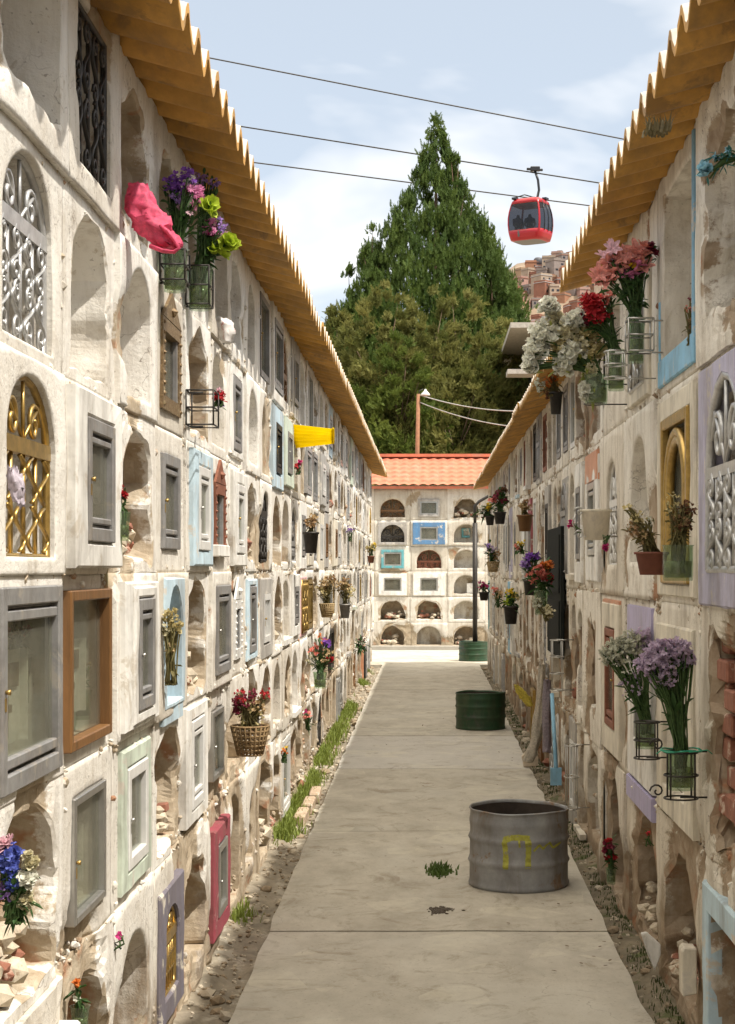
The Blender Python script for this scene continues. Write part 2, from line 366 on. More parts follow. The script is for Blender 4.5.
def rubble(parent, fn, h, n, seed, d0=-.3, d1=-.02, fill=.35, mi=None):
    mb = MB(); rr = random.Random(seed); near_ = abs(fn(h['u'], 0, 0)[1]) < 9; szf = .6 if near_ else 1; n = int(n*2.2) if near_ else n
    for i in range(n):
        a = rr.random(); x = h['u']+(rr.random()-.5)*h['w']*.9; z = h['v']-h['h']/2+.03+abs(rr.gauss(0, .4))*h['h']*fill
        z = min(z, h['v']+h['h']*.4)
        mb.rock(fn(x, z, d0+(d1-d0)*rr.random()*(1-.5*(z-h['v']+h['h']/2)/h['h'])), rr.uniform(.025, .075)*szf, 1 if rr.random() < .2 else 0, seed*77+i, sq=(1, 1, .7))
    return mb.build('broken_masonry', [RUB, BRICK], parent)
def backing(parent, fn, h, mat, d, name='memorial_plaque', sw=.7, sh=.55):
    mb = MB(); u, v = h['u'], h['v']-h['h']*.08; w, hh = h['w']*sw, h['h']*sh
    mb.box(u-w/2, u+w/2, v-hh/2, v+hh/2, d-.02, d, fn=fn); mb.box(u-w*.38, u+w*.38, v+hh*.1, v+hh*.36, d, d+.006, 1, fn=fn)
    mb.box(u-.012, u+.012, v-hh*.42, v+hh*.02, d, d+.012, 1, fn=fn); mb.box(u-w*.14, u+w*.14, v-hh*.16, v-hh*.16+.022, d, d+.011, 1, fn=fn)
    mb.box(u-w*.5, u-w*.47, v-hh/2, v+hh/2, d, d+.02, fn=fn); mb.box(u+w*.47, u+w*.5, v-hh/2, v+hh/2, d, d+.02, fn=fn)
    return mb.build(name, [mat, MET['bronze']], parent)

# gaps where plaster has fallen, on purpose at the places the photograph shows
def LU(px): return F*XL/(px-VX)
def RU(px): return F*XR/(px-VX)
def LV(px, py): return (VY-py)*LU(px)/F
def RV(px, py): return (VY-py)*RU(px)/F
for (px, py, r, a) in [(25, 860, .22, .8), (20, 925, .2, .8), (88, 385, .12, .7), (95, 400, .15, .6), (128, 395, .14, .9), (128, 540, .2, 1), (118, 430, .12, .9), (136, 150, .12, 1), (112, 60, .2, .6), (85, 920, .2, .9),
        (188, 640, .18, .8), (165, 760, .2, .6), (195, 870, .3, .8), (150, 590, .1, .6), (104, 215, .08, .6), (195, 395, .12, .8), (236, 270, .3, .5), (20, 545, .1, .5), (240, 900, .4, 1), (260, 840, .5, .9), (300, 790, .8, .9), (330, 730, 1., .7)]:
    BUMPS.append(('L', LU(px), LV(px, py), r*1.1, a*.75))
for (px, py, r, a) in [(725, 180, .35, .9), (720, 110, .3, .6), (722, 700, .3, 1), (720, 800, .35, 1), (690, 900, .3, .8), (640, 950, .4, .8), (612, 840, .3, .9), (592, 660, .3, .6), (590, 700, .3, .6), (700, 1000, .4, .8), (655, 610, .15, .6), (700, 610, .15, .7), (560, 700, .6, .6)]:
    BUMPS.append(('R', RU(px), RV(px, py), r, a*.75))

for i in range(150):
    y = 7+22*R.random(); BUMPS.append(('L', y, R.choice((R.uniform(-2, 1.8), R.uniform(-2, -.8))), R.uniform(.08, .30), R.uniform(.45, 1.0)))
for i in range(110):
    y = 8+20*R.random(); BUMPS.append(('R', y, R.choice((R.uniform(-2, 1.8), R.uniform(-2, -.8))), R.uniform(.12, .4), R.uniform(.35, .8)))
wallL = empty('niche_wall', (XL, 15, 0), 'long sunlit cream plaster wall of burial niches under a corrugated ochre eave', 'burial wall', kind='thing')
wallR = empty('niche_wall', (XR, 4, 0), 'shaded high burial wall section with blue framed and gilt framed niches', 'burial wall', kind='thing')
wallR2 = empty('niche_wall', (XR, 20, 0), 'lower shaded burial wall section with many bouquets, beyond the taller one', 'burial wall', kind='thing')
wallB = empty('niche_wall', (0, YB, 0), 'white burial wall closing the lane under an orange tiled roof', 'burial wall', kind='thing')
mbL, mbR, mbR2, mbB = MB(), MB(), MB(), MB()
def lodf(Y): return (14, 12, 7, 4) if Y < 9 else (10, 9, 5, 3) if Y < 15 else (8, 6, 3, 2)
LR = [1.48-.6*i for i in range(6)]; PIT = .83
def LC(j): return 4.60+PIT*j
def jit(a): return R.uniform(-a, a)
def rnd_cell(mb, wl, parent, fn, rc, Y, near, pc, low=False):
    """a niche the photograph shows only as one of many"""
    u = (rc[0]+rc[1])/2+jit(.03); v = (rc[2]+rc[3])/2+jit(.02); W = rc[1]-rc[0]; H = rc[3]-rc[2]; lod = lodf(Y)
    off = R.choice((0, 0, .005, .010, .018))+jit(.003); tint = R.random()**1.5; k = R.random()*50
    kind = R.choices(('arch', 'rough', 'door', 'sdoor', 'grille', 'sgrille', 'shelf'), (.20, .34, .10, .10, .05, .05, .16) if low else (.15, .20, .20, .22, .07, .07, .09))[0]
    w = W*R.uniform(.66, .8); h = H*R.uniform(.70, .82)
    sur = SUR[R.choices(list(SUR), ((9, 7, 6, .1, .6, .2, .5, .5, .12, .1, 0, .12, .2) if wl == 'L' else (6, 6, 6, .3, .7, .8, .5, .5, .2, .3, 0, .8, .5)))[0]]
    met = MET[R.choices(('steel', 'brown', 'dark', 'gold', 'silver', 'white', 'rust', 'alu'), (4, 1, 1.4, 1, 1.3, 2, .8, 2))[0]]
    if kind in ('arch', 'rough', 'shelf'):
        rg = 1 if kind == 'rough' else 0; hl = HL(u, v, w, h, R.choice((.9, .7, .6)), .05 if rg else 0)
        cell(mb, wl, fn, rc, hl, off, tint, lod, .35, rg, k, None if rg else R.choice((.1, .15, .4, .55, .8)))
        if rg and Y < 24: rubble(parent, fn, hl, 7 if Y > 12 else 14, int(u*1000+v*100))
        if kind == 'shelf':
            m = MB(); m.box(u-w*.55, u+w*.55, v-h*.5-.05, v-h*.5-.01, -.02, off+.03, fn=fn); m.build('shelf_slab', sur, parent)
            backing(parent, fn, hl, SUR[R.choice(('white', 'grey', 'cream'))], -.15)
    elif kind in ('door', 'sdoor'):
        hl = HL(u, v, w*.98, h*.98); cell(mb, wl, fn, rc, hl, off, tint, lod, .28, 0, k); dd = off-.03
        if kind == 'sdoor':
            t = R.uniform(.008, .028); h2 = HL(u, v-.01, w*.72, h*.74); surround(parent, wl, fn, (u-w*.62, u+w*.62, v-h*.6, v+h*.6), h2, t, sur, off, lod=(4, 4)); w, h = w*.72, h*.74; dd = off+t-.03
        door(parent, fn, u, v, w*.97, h*.97, dd, met, bar=.04, louv=R.random() < .6, handle=Y < 14, cross=R.random() < .3)
        if R.random() < .5: backing(parent, fn, hl, SUR[R.choice(('white', 'grey', 'pale_blue', 'cream', 'pink'))], off-.055, sw=.6, sh=.5)
    else:
        hl = HL(u, v, w, h, R.choice((0, 1, 1))); cell(mb, wl, fn, rc, hl, off, tint, lod, .3, 0, k); dd = off-.03
        if kind == 'sgrille': t = R.uniform(.008, .02); surround(parent, wl, fn, (u-w*.6, u+w*.6, v-h*.58, v+h*.58), hl, t, sur, off, lod=(6, 5)); dd = off+.01
        grille(parent, fn, hl, dd, met, R.choice((0, 1, 2)), .009)

# ---- left wall, column by column
SPEC = {}
for j in range(-3, 34):
    for i in range(6):
        u = LC(j); v = LR[i]; rc = (u-PIT/2, u+PIT/2, v-.3, v+.3)
        if i == 5: rc = (rc[0], rc[1], -2.02, v+.3)
        if i == 0: rc = (rc[0], rc[1], v-.3, 1.87)
        SPEC[(j, i)] = rc
def P(px0, px1, py0, py1, mid=None):
    """opening on the left wall from the photo's box: returns u, v, w, h"""
    a, b = LU(px0), LU(px1); m = LU((px0+px1)/2) if mid is None else LU(mid); c = (px0+px1)/2
    return (a+b)/2, (LV(c, py0)+LV(c, py1))/2, b-a, LV(c, py0)-LV(c, py1)
nearL = {}
def put(j, i, kind, **k): nearL[(j, i)] = (kind, k)
put(0, 0, 'plain', rough=.25, arch=.3, w=.62, h=.56, dv=.05); put(0, 1, 'grille', mat='silver', style=1, arch=.7, w=.56, h=.52)
put(0, 2, 'grille', mat='gold', style=0, arch=.7, w=.56, h=.50); put(0, 3, 'door', mat='steel', w=.70, h=.54, off=.012)
put(0, 4, 'rubble', n=26); put(0, 5, 'plain', rough=.6, arch=.2, w=.5, h=.34)
put(1, 0, 'grille', mat='dark', style=1, arch=0, w=.52, h=.52); put(1, 1, 'plain', rough=.5, arch=.7, w=.58, h=.50)
put(1, 2, 'sdoor', mat='steel', sur='white', t=.10, w=.44, h=.40, sw=.74, sh=.56); put(1, 3, 'door', mat='brown', w=.66, h=.50, off=-.01, bar=.034, louv=False, th=.05, knob=False)
put(1, 4, 'door', mat='alu', w=.50, h=.40, louv=False, off=0, bar=.028); put(1, 5, 'rubble', n=22, arch=.7)
put(2, 0, 'rubble', n=6, arch=.7, w=.52, h=.5); put(2, 1, 'plain', rough=0, arch=.7, w=.50, h=.48)
put(2, 2, 'rubble', n=30, arch=.8, w=.6, h=.5); put(2, 3, 'sdoor2', mat='steel', sur='white', t=.05, w=.34, h=.42, sw=.72, sh=.54)
put(2, 4, 'sdoor', mat='white', sur='mint', t=.04, w=.42, h=.38, sw=.60, sh=.52, louv=False); put(2, 5, 'plain', rough=0, arch=.7, w=.54, h=.48)
put(3, 0, 'plain', rough=.7, arch=.7, w=.5, h=.44); put(3, 1, 'pediment', mat='bronze', w=.50, h=.44)
put(3, 2, 'door', mat='steel', w=.46, h=.40, off=.01); put(3, 3, 'blue_arch', w=.46, h=.50); put(3, 4, 'rubble', n=20, arch=.7)
put(3, 5, 'sgrille', mat='gold', sur='purple_grey', style=2, arch=.7, w=.36, h=.36, sw=.66, sh=.56)
put(4, 0, 'plain', rough=.8, arch=.7, w=.5, h=.46); put(4, 1, 'rubble', n=14, arch=.7); put(4, 2, 'sdoor', mat='white', sur='pale_blue', t=.07, w=.40, h=.40, sw=.66, sh=.54)
put(4, 3, 'rubble', n=18, arch=.7, w=.56, h=.52); put(4, 4, 'sdoor', mat='white', sur='white', t=.03, w=.42, h=.42, sw=.7, sh=.55); put(4, 5, 'plain', rough=1, arch=.7, w=.56, h=.44)
put(5, 0, 'plain', rough=.5, arch=.7, w=.56, h=.48); put(5, 1, 'plain', rough=0, arch=.7, w=.50, h=.48); put(5, 2, 'pediment', mat='rust', w=.44, h=.44)
put(5, 3, 'door', mat='steel', w=.56, h=.46, off=.03); put(5, 4, 'door', mat='alu', w=.44, h=.36, off=0, bar=.03, louv=False); put(5, 5, 'sdoor', mat='alu', sur='red', t=.05, w=.36, h=.38, sw=.66, sh=.56, louv=False)
put(6, 0, 'plain', rough=.3, arch=.7, w=.5, h=.48); put(6, 1, 'sdoor', mat='steel', sur='white', t=.02, w=.40, h=.42, sw=.6, sh=.5); put(6, 2, 'sdoor', mat='white', sur='white', t=.06, w=.4, h=.4, sw=.66, sh=.54)
put(6, 3, 'pediment', mat='white', w=.34, h=.40); put(7, 0, 'plain', rough=.3, arch=.7, w=.46, h=.48); put(7, 1, 'plain', rough=.2, arch=.8, w=.5, h=.46); put(7, 3, 'sdoor', mat='steel', sur='pale_blue', t=.03, w=.36, h=.42, sw=.56, sh=.5)
put(8, 1, 'plain', rough=0, arch=.7, w=.5, h=.5); put(8, 2, 'grille', mat='dark', style=1, arch=.7, w=.42, h=.46)
put(6, 4, 'plain', rough=1, arch=.5, w=.6, h=.4); put(7, 5, 'plain', rough=.3, arch=.7, w=.4, h=.42)
def near_cell(mb, wl, parent, fn, rc, kind, o, Y, du=0):
    u = (rc[0]+rc[1])/2+du; v = (rc[2]+rc[3])/2 if 'v' not in o else o['v']
    if 'cv' in o: v = o['cv']
    v += o.get('dv', 0); lod = lodf(Y); k = R.random()*50; off = o.get('off', R.choice((0, .01, .02))); tint = o.get('tint', R.random()**1.7)
    w, h = o.get('w', .6), o.get('h', .5)
    if kind in ('plain', 'rubble'):
        rg = o.get('rough', 1 if kind == 'rubble' else 0); hl = HL(u, v, w, h, o.get('arch', .6), .012+.05*rg if rg else .004)
        cell(mb, wl, fn, rc, hl, off, tint, lod, o.get('depth', .24 if not rg else .35), rg, k, o.get('bw'))
        if kind == 'rubble': rubble(parent, fn, hl, o['n'], int(abs(u*1000+v*77)))
    elif kind == 'door':
        hl = HL(u, v, w*.97, h*.97); cell(mb, wl, fn, rc, hl, off-.01, tint, lod, .26, 0, k)
        door(parent, fn, u, v, w, h, off-.032, MET[o['mat']], bar=o.get('bar', .05), louv=o.get('louv', True), near=True, th=o.get('th', .035), handle=o.get('knob', True)); backing(parent, fn, hl, SUR[('cream', 'grey', 'mint', 'white')[int(abs(u*100)) % 4]], -.075, sw=.6, sh=.5)
    elif kind in ('sdoor', 'sdoor2'):
        t = o['t']*.26; hl = HL(u, v, w, h); cell(mb, wl, fn, rc, hl, off-.01, tint, lod, .26, 0, k)
        sw, sh = o['sw'], o['sh']; surround(parent, wl, fn, (u-sw/2, u+sw/2, v-sh/2, v+sh/2), hl, t, SUR[o['sur']], off)
        if kind == 'sdoor2':
            surround(parent, wl, fn, (u-w*.72, u+w*.72, v-h*.6, v+h*.6), hl, .012, SUR['white'], off+t-.001, name='inner_surround'); t += .011
        door(parent, fn, u, v, w*.98, h*.98, off+t-.03, MET[o['mat']], bar=.045, louv=o.get('louv', True), near=True); backing(parent, fn, hl, SUR[('cream', 'white', 'pale_blue', 'grey')[int(abs(u*100)) % 4]], -.06, sw=.6, sh=.5)
    elif kind == 'grille':
        hl = HL(u, v, w, h, o['arch']); cell(mb, wl, fn, rc, hl, off, tint, lod, .25, 0, k, .35); grille(parent, fn, hl, off-.03, MET[o['mat']], o['style'], .0075, near=True)
    elif kind == 'sgrille':
        hl = HL(u, v, w, h, o['arch']); cell(mb, wl, fn, rc, hl, off, tint, lod, .25, 0, k, .35); sw, sh = o['sw'], o['sh']
        surround(parent, wl, fn, (u-sw/2, u+sw/2, v-sh/2, v+sh/2), hl, o.get('t', .014), SUR[o['sur']], off); grille(parent, fn, hl, off-.012, MET[o['mat']], o['style'], .0075, near=True)
    elif kind == 'pediment':
        hl = HL(u, v, w*.9, h*.9); cell(mb, wl, fn, rc, hl, off, tint, lod, .2, 0, k); m = MB(); b = .055
        u0, u1, v0, v1 = u-w/2, u+w/2, v-h/2, v+h/2-.06
        for q in ((u0, u0+b, v0, v1), (u1-b, u1, v0, v1), (u0+b, u1-b, v0, v0+b), (u0+b, u1-b, v1-b, v1)): m.box(*q, off-.03, off+.012, fn=fn)
        m.add([fn(u0, v1+.002, off), fn(u1, v1+.002, off), fn(u, v1+.13, off), fn(u0, v1+.002, off+.014), fn(u1, v1+.002, off+.014), fn(u, v1+.13, off+.014)], [(3, 4, 5), (0, 3, 5, 2), (1, 2, 5, 4), (0, 1, 4, 3), (0, 2, 1)])
        for t_ in range(9): m.rock(fn(u0+b/2, v0+(v1-v0)*(t_+.5)/9, off+.011), .009, 0, t_); m.rock(fn(u1-b/2, v0+(v1-v0)*(t_+.5)/9, off+.011), .009, 0, t_+20)
        m.rock(fn(u, v1+.05, off+.012), .02, 0, 5)
        fo = m.build('ornate_frame', MET[o['mat']], parent); m = MB(); m.box(u0+b, u1-b, v0+b, v1-b, off-.02, off-.015, fn=fn); m.build('pane', GL, fo)
        i_ = MB()
        for q in ((u0+b, u0+b+.03, v0+b, v1-b), (u1-b-.03, u1-b, v0+b, v1-b)): i_.box(*q, off-.014, off+.004, fn=fn)
        i_.build('inner_door', MET['steel'], fo)
    elif kind == 'blue_arch':
        hl = HL(u, v, w, h, 1); cell(mb, wl, fn, rc, hl, off, tint, lod, .3, .1, k)
        surround(parent, wl, fn, (u-w/2-.05, u+w/2+.05, v-h/2-.02, v+h/2+.03), HL(u, v, w*.96, h*.97, 1), .012, SUR['pale_blue'], off-.006, inner=.2)
        m = MB(); m.box(u-w/2-.06, u+w/2+.02, v-h/2-.08, v-h/2-.001, -.02, .02, fn=fn); m.build('sill', SUR['pale_blue'], parent)
for (j, i), rc in SPEC.items():
    Y = LC(j)
    if (j, i) in nearL: near_cell(mbL, 'L', wallL, fL, rc, *nearL[(j, i)], Y)
    else: rnd_cell(mbL, 'L', wallL, fL, rc, Y, False, 0, low=i >= 4 and j > 5)
# ---- right wall: bigger niches, four rows
RP = 1.26
def RC(k): return 6.22+RP*k
RB = [1.87, .82, -.16, -1.16, -2.02]
nR = {}
def rput(k, i, kind, **o): nR[(k, i)] = (kind, o)
rput(0, 0, 'plain', rough=.8, w=.9, h=.7, arch=.3, bw=.3); rput(0, 1, 'bigarch', mat='silver', sur='lavender'); rput(0, 2, 'bricks'); rput(0, 3, 'sq', sur='pale_blue', w=.8, h=.5)
rput(1, 0, 'bluef'); rput(1, 1, 'gilt'); rput(1, 2, 'panel', sur='white'); rput(1, 3, 'rubble', n=20, w=.8, h=.6, arch=1)
rput(2, 0, 'vasebox'); rput(2, 1, 'plain', rough=0, w=.66, h=.66, arch=1, cv=.36, tint=.1); rput(2, 2, 'lavpanel'); rput(2, 3, 'rubble', n=26, w=.8, h=.58, arch=1)
rput(3, 0, 'plain', rough=0, w=.5, h=.5, arch=0); rput(3, 1, 'grille', mat='white', style=1, arch=1, w=.5, h=.62); rput(3, 2, 'sdoor', mat='rust', sur='cream', t=.04, w=.5, h=.6, sw=.9, sh=.9); rput(3, 3, 'plain', rough=1, w=.6, h=.7, arch=.6)
rput(4, 0, 'plain', rough=0, w=.8, h=.56, arch=1, tint=.1); rput(4, 1, 'sdoor', mat='alu', sur='white', t=.03, w=.5, h=.5, sw=.8, sh=.84); rput(4, 2, 'plain', rough=1, w=.5, h=.6, arch=.6); rput(4, 3, 'plain', rough=0, w=.7, h=.6, arch=1, cv=-1.52, tint=.4)
TILE = simple('lavender_tile', (.46, .42, .62), .45, 0, .12, 12, .1, grime=.3)
for k in range(-2, 20):
    u = RC(k); two = k >= 4; par = wallR2 if two else wallR; mb = mbR2 if two else mbR
    for i in range(4):
        top = RB[i] if not (two and i == 0) else 1.56
        rc = (u-RP/2, u+RP/2, RB[i+1], top); Y = u
        if (k, i) not in nR:
            if k >= 4:      # the far section has narrower niches
                for s in (0, 1):
                    a = rc[0]+RP*s/2; rnd_cell(mb, 'R', par, fR, (a, a+RP/2, rc[2], rc[3]), Y, False, 0, low=i >= 2)
            else: rnd_cell(mb, 'R', par, fR, rc, Y, False, 0)
            continue
        kind, o = nR[(k, i)]; v = (rc[2]+rc[3])/2; kk = R.random()*9
        if kind in ('plain', 'rubble', 'grille', 'sdoor'): near_cell(mb, 'R', par, fR, rc, kind, o, Y)
        elif kind == 'bigarch':
            hl = HL(u+.02, .36, .72, .74, 1); cell(mb, 'R', fR, rc, hl, 0, .2, lodf(Y), .25, 0, kk, .5)
            surround(par, 'R', fR, (u-.58, u+.58, -.15, .80), hl, .016, SUR['lavender'], 0); grille(par, fR, hl, .0, MET['silver'], 1, .013, near=True)
            backing(par, fR, hl, SUR['purple_grey'], -.14, sw=.85, sh=.7)
        elif kind == 'bricks':
            hl = HL(u, v, .7, .8, 0, .12); cell(mb, 'R', fR, rc, hl, 0, .7, lodf(Y), .1, 1, kk)
            m = MB()
            for r_ in range(8):
                for c_ in range(3):
                    if R.random() < .85: a = u-.38+c_*.26+(r_ % 2)*.12; z = v-.42+r_*.105; e = jit(.025); j_ = jit(.012); m.box(a+.008+j_, a+.24+jit(.02), z+.008, z+.095+jit(.01), -.12, -.04+e, fn=fR)
            m.build('exposed_bricks', BRICK, par, bev=.008)
        elif kind == 'sq':
            hl = HL(u, -1.62, .8, .5); cell(mb, 'R', fR, rc, hl, 0, .5, lodf(Y), .3, .5, kk, .6); surround(par, 'R', fR, (u-.5, u+.5, -1.98, -1.26), hl, .012, SUR[o['sur']], 0)
        elif kind == 'bluef':
            hl = HL(u+.02, 1.36, .84, .78, 0, .02); cell(mb, 'R', fR, rc, hl, 0, .6, lodf(Y), .16, .4, kk, .15)
            m = MB(); a, b, c, d = u-.52, u+.54, .86, 1.84
            m.box(a, a+.03, c, d, -.03, .014, fn=fR); m.box(b-.02, b, c, c+.42, -.03, .01, fn=fR); m.box(a+.03, b-.02, c, c+.13, -.03, .016, fn=fR); m.build('blue_frame', SUR['blue'], par, bev=.006)
        elif kind == 'gilt':
            hl = HL(u-.04, .31, .80, .76); cell(mb, 'R', fR, rc, hl, 0, .3, lodf(Y), .25, 0, kk)
            surround(par, 'R', fR, (u-.56, u+.56, -.13, .79), hl, .014, SUR['cream'], 0)
            m = MB(); uu = u-.04
            for q in ((uu-.40, uu-.35, -.07, .69), (uu+.35, uu+.40, -.07, .69), (uu-.35, uu+.35, -.07, -.02), (uu-.35, uu+.35, .64, .69)): m.box(*q, -.01, .028, fn=fR)
            fo = m.build('gilt_frame', MET['gold'], par, bev=.006)
            for rr_, dd in ((.0, .006), (.045, .002)):
                m = MB(); w_, h_ = .60-2.4*rr_, .60-1.6*rr_; hh = HL(uu, .31, w_, h_, .9)
                m.tube([fR(p[0], p[1], dd) for p in loop(lambda a_, s_: outl(hh, a_, s_), 10, 6)]+[fR(*outl(hh, 0, 0), dd)], .022, 8); m.build('gilt_arch', MET['gold'], fo)
            m = MB(); m.box(uu-.35, uu+.35, -.02, .64, -.03, -.025, fn=fR); m.build('pane', GL, fo)
            m = MB(); m.box(uu-.35, uu+.35, -.02, .64, -.12, -.10, fn=fR); m.build('mottled_backing', MET['bronze'], fo)
        elif kind == 'panel':
            hl = HL(u+.02, -.70, .68, .62); cell(mb, 'R', fR, rc, hl, .0, .4, lodf(Y), .09, 0, kk); surround(par, 'R', fR, (u-.52, u+.54, -1.14, -.26), hl, .02, SUR['cream'], 0, inner=.02)
        elif kind == 'vasebox':
            hl = HL(u, 1.2, .6, .5); cell(mb, 'R', fR, rc, hl, 0, .3, lodf(Y), .2, 0, kk)
            surround(par, 'R', fR, (u-.42, u+.42, .87, 1.55), hl, .025, SUR['cream'], 0); grille(par, fR, hl, .02, MET['alu'], 1, .01)
        elif kind == 'lavpanel':
            hl = HL(u, -.66, .5, .5); cell(mb, 'R', fR, rc, hl, 0, .3, lodf(Y), .2, 0, kk)
            surround(par, 'R', fR, (u-.5, u+.5, -1.13, -.40), hl, .014, SUR['white'], 0); door(par, fR, u, -.66, .49, .49, -.025, MET['steel'], louv=False)
            strips(par, fR, u-.5, u+.5, -.39, -.2, 0, .015, 14, TILE, 'tile_band')
            strips(par, fR, u-.52, u+.52, -1.26, -1.14, 0, .018, 14, TILE, 'tile_band')
OTL = simple('orange_tile', (.62, .30, .18), .5, 0, .12, 12, .1, grime=.4)
strips(wallR2, fR, RC(4)-.4, RC(4)+.4, .58, .78, .0, .02, 9, OTL, 'tile_band'); strips(wallR, fR, RC(3)-.44, RC(3)+.44, -.34, -.19, .0, .024, 11, OTL, 'tile_band')
# a tall dark door leaf standing open from the shaded wall
dlf = MB()
def bx(mb_, c, sx, sy, sz, rz=0, mi=0):
    co, si = math.cos(rz), math.sin(rz)
    fn = lambda x, y, z: (c[0]+x*co-y*si, c[1]+x*si+y*co, c[2]+z)
    mb_.box(-sx/2, sx/2, -sy/2, sy/2, -sz/2, sz/2, mi, fn=fn)
# ---- end wall: six rows, three columns in view and two beyond each side
EB = [1.38-.583*i for i in range(6)]; EC = [-1.66-.83, -1.66, -.81, .02, .87, 1.72, 2.55]
hard = {(0, 2): 'dark', (1, 2): 'dg', (2, 2): 'tq', (3, 2): 'wf', (4, 2): 'ro', (5, 2): 'ro', (0, 3): 'sm', (1, 3): 'bl', (2, 3): 'rs', (3, 3): 'lv', (4, 3): 'ro', (5, 3): 'fl', (0, 4): 'ro', (1, 4): 'ln', (2, 4): 'pl', (3, 4): 'pq', (4, 4): 'rd', (5, 4): 'dk'}
for ci, x in enumerate(EC):
    for i, v in enumerate(EB):
        rc = (x-.42 if ci else x-.6, (EC[ci+1]+x)/2 if ci+1 < len(EC) else x+.5, v-.29 if i < 5 else v-.29, v+.29 if i else 1.83)
        if ci: rc = ((EC[ci-1]+x)/2, rc[1], rc[2], rc[3])
        kd = hard.get((i, ci), R.choice(('ro', 'pl', 'wf', 'dark'))); lod = (10, 8, 4, 3); k = R.random()*9; off = R.choice((0, .02)); tint = R.random()**2
        w, h = .56, .42; hl = HL(x, v-.01, w, h, .95, .04 if kd == 'ro' else .008)
        if kd in ('dark', 'ro', 'pl', 'rd', 'dk', 'fl', 'rs', 'ln', 'pq'):
            cell(mbB, 'B', fB, rc, hl, off, tint, lod, .35, 1 if kd in ('ro', 'dk') else .3, k, {'dark': .6, 'ro': .9, 'dk': 1, 'rs': .9}.get(kd, .35))
            if kd in ('ro', 'dk'): rubble(wallB, fB, hl, 16, i*31+ci)
            if kd in ('dark',): grille(wallB, fB, hl, -.1, MET['brown'], 0, .012)
            if kd == 'ln': surround(wallB, 'B', fB, (x-.1, x+.1, v-.1, v+.12), HL(x, v, .1, .1), .02, SUR['turquoise'], -.3)
            if kd == 'rs': grille(wallB, fB, hl, -.1, MET['rust'], 1, .012)
            if kd == 'pq': m = MB(); m.box(x+.02, x+.22, v-.2, v+.02, -.25, -.1, fn=fB); m.build('white_tablet', SUR['white'], wallB)
        else:
            w, h = .40, .30; hl = HL(x, v-.01, w, h, 1 if kd == 'dg' else 0); c = {'dg': 'grey', 'tq': 'turquoise', 'wf': 'white', 'sm': 'grey', 'bl': 'deep_blue', 'lv': 'white'}[kd]
            if kd == 'dg': hl = HL(x, v-.01, .54, .40, 1)
            cell(mbB, 'B', fB, rc, hl, off, tint, lod, .3, .1, k, .5)
            s = {'tq': .06, 'wf': .12, 'sm': .05, 'bl': .17, 'lv': .16, 'dg': .06}[kd]
            surround(wallB, 'B', fB, (x-hl['w']/2-s, x+hl['w']/2+s, v-.01-hl['h']/2-min(s, .1), v-.01+hl['h']/2+min(s, .1)), hl, .04, SUR[c], off)
            if kd != 'dg': door(wallB, fB, x, v-.01, w, h, off, MET['alu'], bar=.03, louv=False, handle=False)
            else: grille(wallB, fB, hl, off-.05, MET['dark'], 0, .012)
# thick masonry bodies behind the fronts
def body(mb, x0, x1, y0, y1, z0, z1): mb.box(x0, x1, y0, y1, z0, z1, wear=.15, tint=.5)
def core(mb, fn, u0, u1, top, back):   # back slab, ends and top, hollow where the niches are
    for q in ((u0, u1, -2.3, top, -back, -.6), (u0, u1, top-.006, top+.05, -.6, -.03), (u0, u1, -2.3, -2.02, -.6, -.02), (u0-.12, u0, -2.3, top+.05, -back, .0), (u1, u1+.12, -2.3, top+.05, -back, .0)):
        mb.box(*q, fn=fn, wear=.35, tint=.5)
core(mbL, fL, LC(-3)-PIT/2, LC(33)+PIT/2, 1.876, 1.4); core(mbR, fR, RC(-2)-RP/2, RC(4)-RP/2-.12, 1.876, 1.4)
core(mbR2, fR, RC(4)-RP/2+.01, RC(19)+RP/2, 1.566, 1.4); core(mbB, fB, EC[0]-.6, EC[-1]+.5, 1.836, 1.2)
for mb, x0, s, y1 in ((mbL, XL, -1, LC(-3)-PIT/2-.12), (mbR, XR, 1, RC(-2)-RP/2-.12)):   # the walls run on past the camera
    mb.box(min(x0, x0+s*1.4), max(x0, x0+s*1.4), -4, y1, -.2, CH+1.9, wear=.05, tint=.3)
def lumps(mb, wl, fn, u0, u1, n, rows_, cols, seed):
    rr = random.Random(seed)
    for i in range(n):
        u = u0+(u1-u0)*rr.random()**1.2
        if rr.random() < .6: v = rr.choice(rows_)+rr.gauss(0, .025)
        else: v = rr.uniform(-1.95, 1.75)
        if rr.random() < .4 and cols: u = cols[0]+round((u-cols[0])/cols[1])*cols[1]+rr.gauss(0, .03)
        d_, w = disp(wl, u, v, 3.3)
        if w < .25 and rr.random() < .75: continue
        near_edge = min(abs(v-q) for q in rows_) < .06 or (cols and abs((u-cols[0])/cols[1]-round((u-cols[0])/cols[1])) < .07)
        if not near_edge: continue
        sz = rr.uniform(.006, .022)*(1 if u > 8 else .6); mb.rock(fn(u, v, d_-.004), sz, 0, i+seed, sq=(rr.uniform(.5, 1), rr.uniform(.6, 1.4), rr.uniform(.6, 1.3)), wear=rr.choice((.1, .25, .5, .9)), tint=rr.random())
lumps(mbL, 'L', fL, 3.5, 31, 7500, [v-.3 for v in LR], (LC(0)-PIT/2, PIT), 3)
lumps(mbR, 'R', fR, 5, 11.2, 1700, RB[1:4], (RC(0)-RP/2, RP), 5); lumps(mbR2, 'R', fR, 11.3, 30, 4500, RB[1:4], (RC(4)-RP/2, RP/2), 7)
mbL.build('masonry', M_PL, wallL); mbR.build('masonry', M_PR, wallR); mbR2.build('masonry', M_PR, wallR2); mbB.build('masonry', M_PB, wallB)

